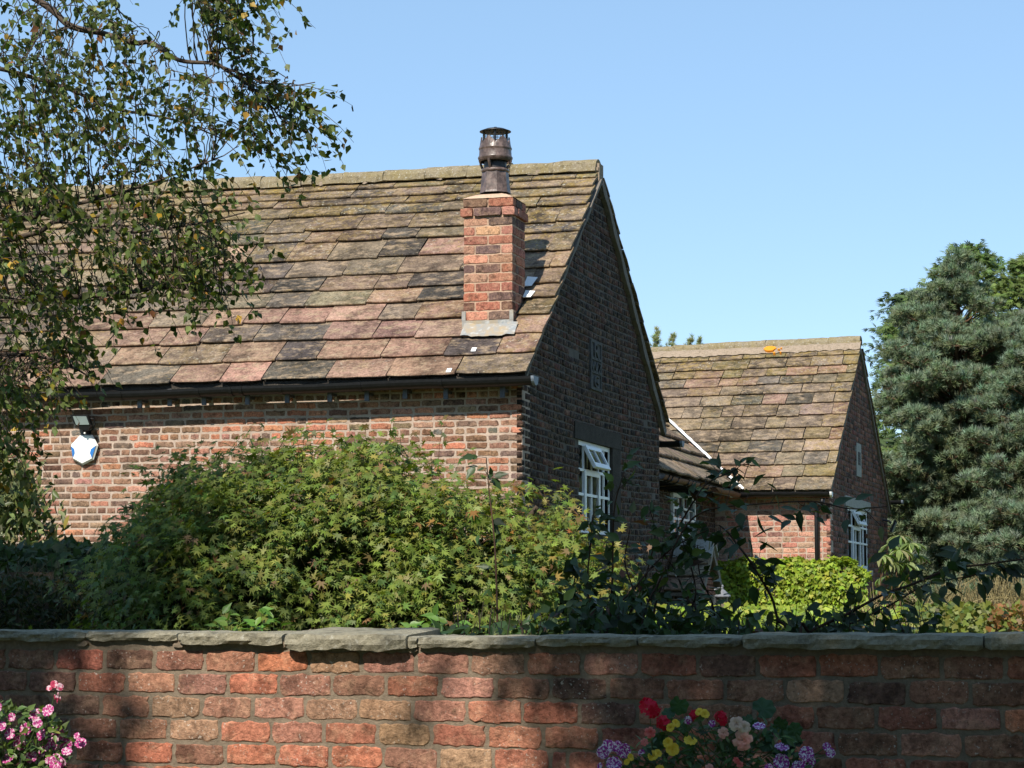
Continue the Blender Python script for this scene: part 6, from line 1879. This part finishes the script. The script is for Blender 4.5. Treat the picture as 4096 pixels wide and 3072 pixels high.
# ================================================================== tall trees behind the viewer; they throw the shade on the wall
def build_shade_tree(label, test, ur, zr, n, trunk, tr=(10.0, 14.5), cs=3.0):
    w = WALL
    root = thing('oak_tree', label, 'tree', trunk, 'trees behind the viewer')
    pts = []
    ph = rng.random(8) * 6.28
    while len(pts) < n:
        u = rng.uniform(*ur); z = rng.uniform(*zr); t = rng.uniform(*tr)
        nz = .10 * math.sin(u * 7 + ph[0] + z * 3) + .09 * math.sin(z * 9 + ph[1] - u * 4) + .06 * math.sin(u * 17 + ph[2]) + .05 * math.sin(z * 21 + ph[3])
        m = test(u, z) + nz
        if m < 0 and rng.random() > .8 * math.exp(m * 6.5): continue
        pts.append(w(u, 0, z) + TO_SUN * t)
    P = np.array(pts)
    V, Fc, C = cloud(T_OVAL, P, frames(rng.normal(0, .8, (n, 3)) + UP * .4 + TO_SUN * .5, rng.normal(0, 1, (n, 3))), rng.uniform(.14, .22, n), tint(n, (0.06, 0.09, 0.025), .2))
    part('crown', V, Fc, M['leaf'], root, col=C, kind='stuff')
    ctr = P.mean(0); tb = np.array(trunk)
    limb('trunk', [tb - UP * .1, tb + UP * 2.5 + rng.normal(0, .1, 3), tb * .4 + ctr * .6, ctr], .28, .08, M['bark'], root, 10)
    for k in range(10):
        e = P[rng.integers(n)]; s0 = tb * .5 + ctr * .5
        limb('limb', [s0, (s0 + e) / 2 + rng.normal(0, .2, 3), e], .07, .012, M['bark'], root, 6)
U_ = lambda px, py=2560: WALL.px(px, py, 0)[0]
_ub0, _ub1 = U_(2260), U_(2530, 3060)
def shade_right(u, z):
    b = _ub0 + (1.57 - z) / .57 * (_ub1 - _ub0) if z < 1.57 else _ub0 - .28 * (z - 1.57)
    return min(u - b, 3.6 - z, z + .9)
build_shade_tree('tall tree behind the viewer shading the right half of the wall', shade_right, (-.6, 4.2), (-.9, 3.5), 8200, (-2.8, -2.2, 0))
_ua = U_(330, 2750)
def shade_left(u, z):
    b = _ua + .05 if z < 1.7 else _ua + .05 - .85 * min(1, (z - 1.7) / 2.4)
    if z < 1.25: b -= .55 * (1.25 - z)
    return min(b - u, 6.3 - z, z + .6)
build_shade_tree('tall tree left of the viewer dappling the left end of the wall', shade_left, (-6.2, -1.5), (-.6, 6.2), 11000, (-7.5, .5, 0))

def build_sky_block_trees():
    """unseen trees added behind and to either side of the viewer, to block sky light"""
    n = 9000
    r = rng.random(n); X = np.zeros((n, 3))
    back = r < .5
    k = int(back.sum())
    X[back] = np.stack([rng.uniform(-18, 18, k), rng.uniform(-10, -5, k), .5 + 12.5 * rng.random(k)], -1)
    k = n - k
    sd = rng.random(k) < .4
    yy = np.where(sd, rng.uniform(-6, 5, k), rng.uniform(-6, 22, k))
    X[~back] = np.stack([np.where(sd, rng.uniform(-14, -10.5, k), rng.uniform(8.5, 12, k)), yy, .5 + np.where(sd, 11, 8) * rng.random(k)], -1)
    X[:, 2] *= .85 + .15 * np.sin(X[:, 0] * .9 + X[:, 1] * .7)
    X[:, 2] = np.maximum(X[:, 2], .3)
    V, Fc, C = cloud(T_OVAL, X, frames(rng.normal(0, 1, (n, 3)), rng.normal(0, 1, (n, 3))), rng.uniform(.5, .95, n), tint(n, (0.05, 0.08, 0.025), .2))
    solo('sky_block_trees', V, Fc, M['leaf'], 'unseen trees added around the viewer to block sky light', 'trees', col=C, kind='stuff')
build_sky_block_trees()
def build_back_wood():
    n = 5200
    px = np.stack([rng.uniform(3440, 4500, n), 1750 + 760 * rng.random(n)], -1)
    P = pts_at(px, rng.uniform(54, 60, n))
    V, Fc, C = cloud(T_SPRAY, P, frames(rng.normal(0, .6, (n, 3)) + np.array([0, -.6, .4]), rng.normal(0, 1, (n, 3)) - UP * .3), rng.uniform(.35, .6, n), tint(n, (0.05, 0.075, 0.03), .25))
    solo('back_wood', V, Fc, M['needle'], 'dark wood filling the gaps behind the pines', 'trees', col=C, kind='stuff')
build_back_wood()
# ================================================================== flowers in front of the wall
def petal_mat(name, a, b, thr=None, sc=90.0):
    t = NT(name); p = t.pos()
    if thr is None: c = t.mix(t.ramp(t.noise(p, sc, 3), .35, .65), a, b)
    else: c = t.mix(t.ramp(t.noise(t.shift(p, t.rnd()), sc, 3, .6), thr, thr + .05), a, b)
    bs = t.bsdf(c, .55, spec=.2); tr = t.n('ShaderNodeBsdfTranslucent'); t.set(tr.inputs[0], c)
    m = t.n('ShaderNodeMixShader'); m.inputs[0].default_value = .25
    t.t.links.new(bs.outputs[0], m.inputs[1]); t.t.links.new(tr.outputs[0], m.inputs[2])
    return t.done(m)
M['petunia_pink'] = petal_mat('pink_white_petal', (0.42, 0.035, 0.20), (0.74, 0.52, 0.60), .51, 130)
M['petunia_violet'] = petal_mat('violet_white_petal', (0.34, 0.035, 0.30), (0.78, 0.72, 0.82), .50, 150)
M['yellow_petal'] = petal_mat('yellow_petal', (0.78, 0.50, 0.03), (0.85, 0.62, 0.08), None)
M['red_petal'] = petal_mat('red_petal', (0.55, 0.008, 0.03), (0.68, 0.015, 0.05), None, 40)
M['peach_petal'] = petal_mat('peach_petal', (0.70, 0.30, 0.24), (0.78, 0.48, 0.38), None, 40)
M['cream_petal'] = petal_mat('cream_petal', (0.72, 0.58, 0.42), (0.75, 0.50, 0.40), None, 30)
M['coral_petal'] = petal_mat('coral_petal', (0.68, 0.11, 0.10), (0.72, 0.25, 0.20), None, 40)
M['pale_pink_petal'] = petal_mat('pale_pink_petal', (0.45, 0.04, 0.10), (0.75, 0.48, 0.55), .47, 45)
M['flower_leaf'] = leaf_mat('bedding_leaf', .25, .45, .35)
M['trough'] = plain('dark_planter', (0.035, 0.028, 0.022), .8, .3)
def funnel_mesh(name, mat, lobes=5, depth=.35, ruff=.08):
    k = lobes * 6; V = []; Fc = []
    for ri, (r, z) in enumerate(((.10, -depth), (.35, -.10), (.72, .0), (1.0, .02))):
        for j in range(k):
            a = 2 * math.pi * j / k
            lob = 1 - .13 * (abs(math.sin(a * lobes / 2)) < .35) if ri == 3 else 1
            w = ruff * math.sin(a * lobes * 2 + ri) * (ri / 3) + rng.normal(0, .02 * ri / 3)
            V.append((r * lob * math.cos(a), r * lob * math.sin(a), z + w - (.10 * r if ri == 3 else 0)))
    V.append((0, 0, -depth))
    for i in range(3):
        for j in range(k): Fc.append((i * k + j, i * k + (j + 1) % k, (i + 1) * k + (j + 1) % k, (i + 1) * k + j))
    for j in range(k): Fc.append((4 * k, (j + 1) % k, j))
    return mesh(name, V, Fc, mat, smooth=True)
def cluster_mesh(name, mat, n=26, petal=.42):
    V = []; Fc = []
    for i in range(n):
        y = 1 - 1.55 * (i + .5) / n; r = math.sqrt(max(0, 1 - y * y)); a = i * 2.39996
        d = np.array([r * math.cos(a), r * math.sin(a), y]); d = unit(d)
        d = unit(d + rng.normal(0, .22, 3)); t1 = unit(np.cross(d, np.array([.3, .5, .8]))); t2 = np.cross(d, t1); c = d * rng.uniform(.45, .85) + rng.normal(0, .08, 3)
        for p in range(5):
            b = p * 1.2566 + i; e = t1 * math.cos(b) + t2 * math.sin(b); s = -t1 * math.sin(b) + t2 * math.cos(b); o = len(V)
            V += [c, c + e * petal * .6 + s * petal * .38 + d * .10, c + e * petal * 1.05 + d * .04, c + e * petal * .6 - s * petal * .38 + d * .10]
            Fc += [(o, o + 1, o + 2), (o, o + 2, o + 3)]
    return mesh(name, np.array(V), np.array(Fc), mat)
def rose_mesh(name, mat):
    V = []; Fc = []
    for ring, (r, tilt, n) in enumerate(((1.0, .1, 6), (.85, .55, 5), (.66, .95, 5), (.46, 1.25, 4), (.27, 1.45, 3))):
        for j in range(n):
            a = 2 * math.pi * (j + .4 * ring) / n + rng.normal(0, .08); o = len(V)
            for (rr, ww, hh) in ((.15, .10, 0), (.65, .34, .12), (1.0, .24, .02)):
                rad = r * rr
                for s in (-1, 0, 1):
                    aa = a + s * ww / max(rr, .3) * 1.3
                    V.append((rad * math.cos(aa) * math.cos(tilt * .6), rad * math.sin(aa) * math.cos(tilt * .6), r * rr * math.sin(tilt) * .55 + hh * r * 2.2 * (1 - abs(s) * .8) + ring * .04 + rng.normal(0, .05)))
            for q in (0, 1):
                for s in (0, 1): Fc.append((o + 3 * q + s, o + 3 * q + s + 1, o + 3 * q + 4 + s, o + 3 * q + 3 + s))
    return mesh(name, V, Fc, mat, smooth=True)
def geranium_leaf():
    k = 28; V = [(0, 0, -.05)]; Fc = []
    for r, z in ((.5, .05), (1.0, .0)):
        for j in range(k):
            a = 2 * math.pi * j / k
            sc_ = r * (1 + .07 * math.cos(a * 7)) * (1 - .35 * (abs(a - math.pi * 1.5) < .25))
            V.append((sc_ * math.cos(a), sc_ * math.sin(a) + .1, z + .07 * math.cos(a * 7) * r))
    for j in range(k):
        Fc.append((0, 1 + j, 1 + (j + 1) % k)); Fc.append((1 + j, 1 + k + j, 1 + k + (j + 1) % k, 1 + (j + 1) % k))
    return mesh('leaf', V, Fc, M['gloss_leaf_obj'], smooth=True)
def face_axes(n, roll=0.0):
    n = unit(np.asarray(n, float)); x = unit(np.cross(UP, n)); y = np.cross(n, x)
    c, s = math.cos(roll), math.sin(roll)
    return x * c + y * s, y * c - x * s, n
def put(parent, me, x, y, Y, rpx, n, name='flower', sy=1.0, col=None):
    P = at_y(x, y, Y); r = rpx * Y / F
    X, Yv, Z = face_axes(n, rng.uniform(0, 6.28) if sy == 1.0 else 0.0)
    return piece(name, me, parent, X * r, Yv * (r * sy), Z * r, P, col)
def stalk(st, P, Q): st.add([Q, (P + Q) / 2 + rng.normal(0, .008, 3), P], .0028, .0018, (0.07, 0.11, 0.035))
TOCAM = np.array([0, -1.0, .15])
# ------- left planter
def build_left_planter():
    Y = 8.25
    c = at_y(60, 3300, Y)
    root = thing('petunia_planter', 'planter of pink and white petunias at the bottom left of the wall', 'planter', (c[0] - .05, Y - .05, 0))
    zt = at_y(60, 3180, Y)[2]
    b = MB(); b.box(lambda x, y, z: np.array([c[0] + x, Y + y, z]), -.42, .24, -.16, .12, 0, zt); b.part('trough', M['trough'], root)
    fm = [funnel_mesh('flower', M['petunia_pink']) for _ in range(3)]
    O = lambda x, y: (x / 3.932, 2650 + y / 3.932)
    st = Strands()
    for (x, y, r) in ((750, 750, 102), (555, 830, 115), (590, 950, 80), (400, 1045, 100), (10, 1000, 90), (295, 1265, 122), (900, 1115, 122), (805, 1285, 112), (1030, 1300, 108), (1050, 1390, 85), (1205, 1150, 55), (1265, 1260, 95), (870, 1560, 128), (960, 1580, 80), (760, 1545, 60), (-120, 1250, 110), (-60, 700, 90), (150, 1120, 90), (640, 1130, 95), (480, 1480, 100), (120, 1500, 105), (660, 1400, 85), (180, 860, 70)):
        px, py = O(x, y); Yy = Y - .06 + rng.normal(0, .03)
        n = TOCAM + np.array([rng.normal(-.15, .35), 0, rng.normal(.15, .3)])
        o = put(root, fm[rng.integers(3)], px, py, Yy, r / 3.932, n)
        stalk(st, at_y(px, py, Yy + .02), np.array([c[0] + rng.normal(0, .08), Y, zt]))
    # pale pink pelargonium on a tall stalk
    pm = funnel_mesh('flower', M['pale_pink_petal'], 5, .2, .12)
    for (x, y, r) in ((850, 340, 62), (940, 385, 62), (775, 400, 50)):
        px, py = O(x, y); put(root, pm, px, py, Y, r / 3.932, TOCAM + rng.normal(0, .35, 3), 'pelargonium_flower')
    b = MB()
    for k in range(9):
        p = at_y(*O(890 + rng.normal(0, 45), 515 + rng.normal(0, 25)), Y); b.tube([p, p - UP * .006, p - UP * .014], [.001, .003, .001], 5)
    b.part('buds', M['pale_pink_petal'], root)
    stalk(st, at_y(*O(880, 440), Y + .01), np.array([c[0] + .05, Y + .02, zt]))
    n = 620
    poly = [O(*q) for q in ((-250, 600), (150, 640), (400, 760), (520, 700), (860, 780), (960, 900), (1030, 1030), (1080, 1200), (1100, 1500), (1050, 1900), (-250, 1900))]
    px = sample_poly(poly, n); P = pts_at(px, Y + rng.uniform(-.08, .08, n))
    V, Fc, C = cloud(T_OVAL, P, frames(rng.normal(0, .5, (n, 3)) + np.array([-.2, -.6, .7]), rng.normal(0, .7, (n, 3)) + UP * .2), rng.uniform(.022, .042, n), tint(n, (0.085, 0.135, 0.03), .25, [(.2, (0.045, 0.08, 0.025)), (.12, (0.15, 0.20, 0.04))]))
    part('foliage', V, Fc, M['flower_leaf'], root, col=C, kind='stuff')
    st.part('stalks', M['flower_leaf'], root, kind='stuff')
build_left_planter()
# ------- right planter
def build_right_planter():
    Y = 7.55
    c = at_y(2880, 3300, Y)
    root = thing('mixed_flower_planter', 'planter of red, yellow, peach and violet flowers against the shaded wall', 'planter', (c[0], Y - .05, 0))
    zt = at_y(2880, 3200, Y)[2]
    b = MB(); b.box(lambda x, y, z: np.array([c[0] + x, Y + y, z]), -.42, .42, -.16, .14, 0, zt); b.part('trough', M['trough'], root)
    A = lambda x, y: (2350 + x / 4.022, 2750 + y / 4.022)
    B = lambda x, y: (2850 + x / 4.022, 2750 + y / 4.022)
    st = Strands(); base = lambda: np.array([c[0] + rng.normal(0, .15), Y, zt])
    red = [cluster_mesh('flower', M['red_petal'], 15, .56) for _ in range(2)]
    for (x, y, r) in ((1000, 340, 185), (1230, 590, 130), (1740, 440, 110), (2150, 490, 120)):
        px, py = A(x, y); put(root, red[rng.integers(2)], px, py, Y, r / 4.022, TOCAM + rng.normal(0, .25, 3), 'geranium_flower'); stalk(st, at_y(px, py + 10, Y), base())
    ye = [funnel_mesh('flower', M['yellow_petal'], 5, .5, .09) for _ in range(3)]
    for (x, y, r, nx, nz) in ((1790, 385, 70, -.7, .6), (1890, 415, 85, .4, .5), (1330, 640, 75, -.6, .3), (1430, 570, 75, .6, .5), (1290, 885, 88, -.5, .2), (1370, 990, 112, .1, .1), (1655, 840, 112, .0, 1.1), (1050, 1090, 95, -.5, .5), (1140, 1050, 70, .6, .5), (700, 1120, 65, .8, .3), (630, 1195, 55, -.6, .4), (1165, 1290, 70, 0, .9)):
        px, py = A(x, y); put(root, ye[rng.integers(3)], px, py, Y - .04, r / 4.022, TOCAM + np.array([nx, 0, nz]), 'petunia_flower'); stalk(st, at_y(px, py, Y - .02), base())
    vi = [funnel_mesh('flower', M['petunia_violet'], 5, .3, .10) for _ in range(3)]
    for (x, y, r) in ((245, 1045, 105), (335, 945, 110), (480, 950, 95), (575, 1015, 125), (425, 1225, 128), (1615, 530, 70), (2000, 580, 60), (870, 1050, 58), (200, 1265, 60)):
        px, py = A(x, y); put(root, vi[rng.integers(3)], px, py, Y - .03, r / 4.022, TOCAM + rng.normal(0, .3, 3), 'petunia_flower'); stalk(st, at_y(px, py, Y), base())
    for (x, y, r, nz) in ((750, 610, 105, 1.6), (1120, 945, 120, 1.8), (1115, 1195, 140, .1), (1510, 1060, 125, .2), (1550, 1190, 115, -.2), (1840, 950, 70, .1), (1900, 1050, 80, .0), (1370, 1275, 110, .3), (920, 1290, 80, .5)):
        px, py = B(x, y); put(root, vi[rng.integers(3)], px, py, Y - .04, r / 4.022, TOCAM + np.array([rng.normal(0, .2), 0, nz]), 'petunia_flower'); stalk(st, at_y(px, py, Y), base())
    ro = rose_mesh('flower', M['peach_petal']); rc = rose_mesh('flower', M['cream_petal']); co = rose_mesh('flower', M['coral_petal'])
    for (f_, x, y, r, m) in ((B, 490, 850, 168, ro), (B, 170, 730, 98, ro), (B, 390, 590, 130, rc), (B, 510, 645, 110, rc), (A, 1005, 725, 95, co), (A, 915, 880, 68, co), (B, 380, 1170, 55, co), (B, 440, 1240, 60, co), (A, 1960, 1290, 70, ro)):
        px, py = f_(x, y); put(root, m, px, py, Y - .06, r / 4.022, TOCAM + np.array([rng.normal(0, .2), 0, rng.normal(.1, .2)]), 'begonia_flower'); stalk(st, at_y(px, py, Y), base())
    gl = geranium_leaf()
    for (f_, x, y, r) in ((A, 1480, 275, 150), (B, 810, 345, 190), (B, 560, 500, 90), (B, 640, 570, 120), (B, 1100, 570, 115), (B, 1000, 650, 90), (B, 1260, 760, 175), (B, 1330, 690, 120), (B, 1150, 980, 170), (B, 880, 780, 110), (B, 850, 940, 110), (A, 1300, 420, 110), (A, 1150, 870, 140), (A, 1000, 1000, 130), (B, 250, 1000, 120), (A, 1550, 640, 100), (B, 1350, 850, 110)):
        px, py = f_(x, y); put(root, gl, px, py, Y + .05, r / 4.022, TOCAM + np.array([rng.normal(0, .3), 0, rng.normal(.35, .3)]), 'geranium_leaf', col=(*tint(1, (0.030, 0.075, 0.026), .2)[0], 1)); stalk(st, at_y(px, py, Y + .06), base())
    n = 760
    poly = [A(*q) for q in ((380, 1160), (700, 1080), (800, 900), (1050, 760), (1300, 640), (1600, 480), (1800, 560), (2100, 640), (2500, 620), (2800, 560), (3250, 740), (3450, 900), (3550, 1050), (3700, 1250), (3700, 1700), (300, 1700))]
    px = sample_poly(poly, n); P = pts_at(px, Y + rng.uniform(-.04, .1, n))
    V, Fc, C = cloud(T_LANCE, P, frames(rng.normal(0, .5, (n, 3)) + np.array([0, -.6, .7]), rng.normal(0, .7, (n, 3)) + UP * .4), rng.uniform(.025, .055, n), tint(n, (0.055, 0.105, 0.028), .25, [(.15, (0.10, 0.16, 0.04))]))
    part('foliage', V, Fc, M['flower_leaf'], root, col=C, kind='stuff')
    st.part('stalks', M['flower_leaf'], root, kind='stuff')
build_right_planter()
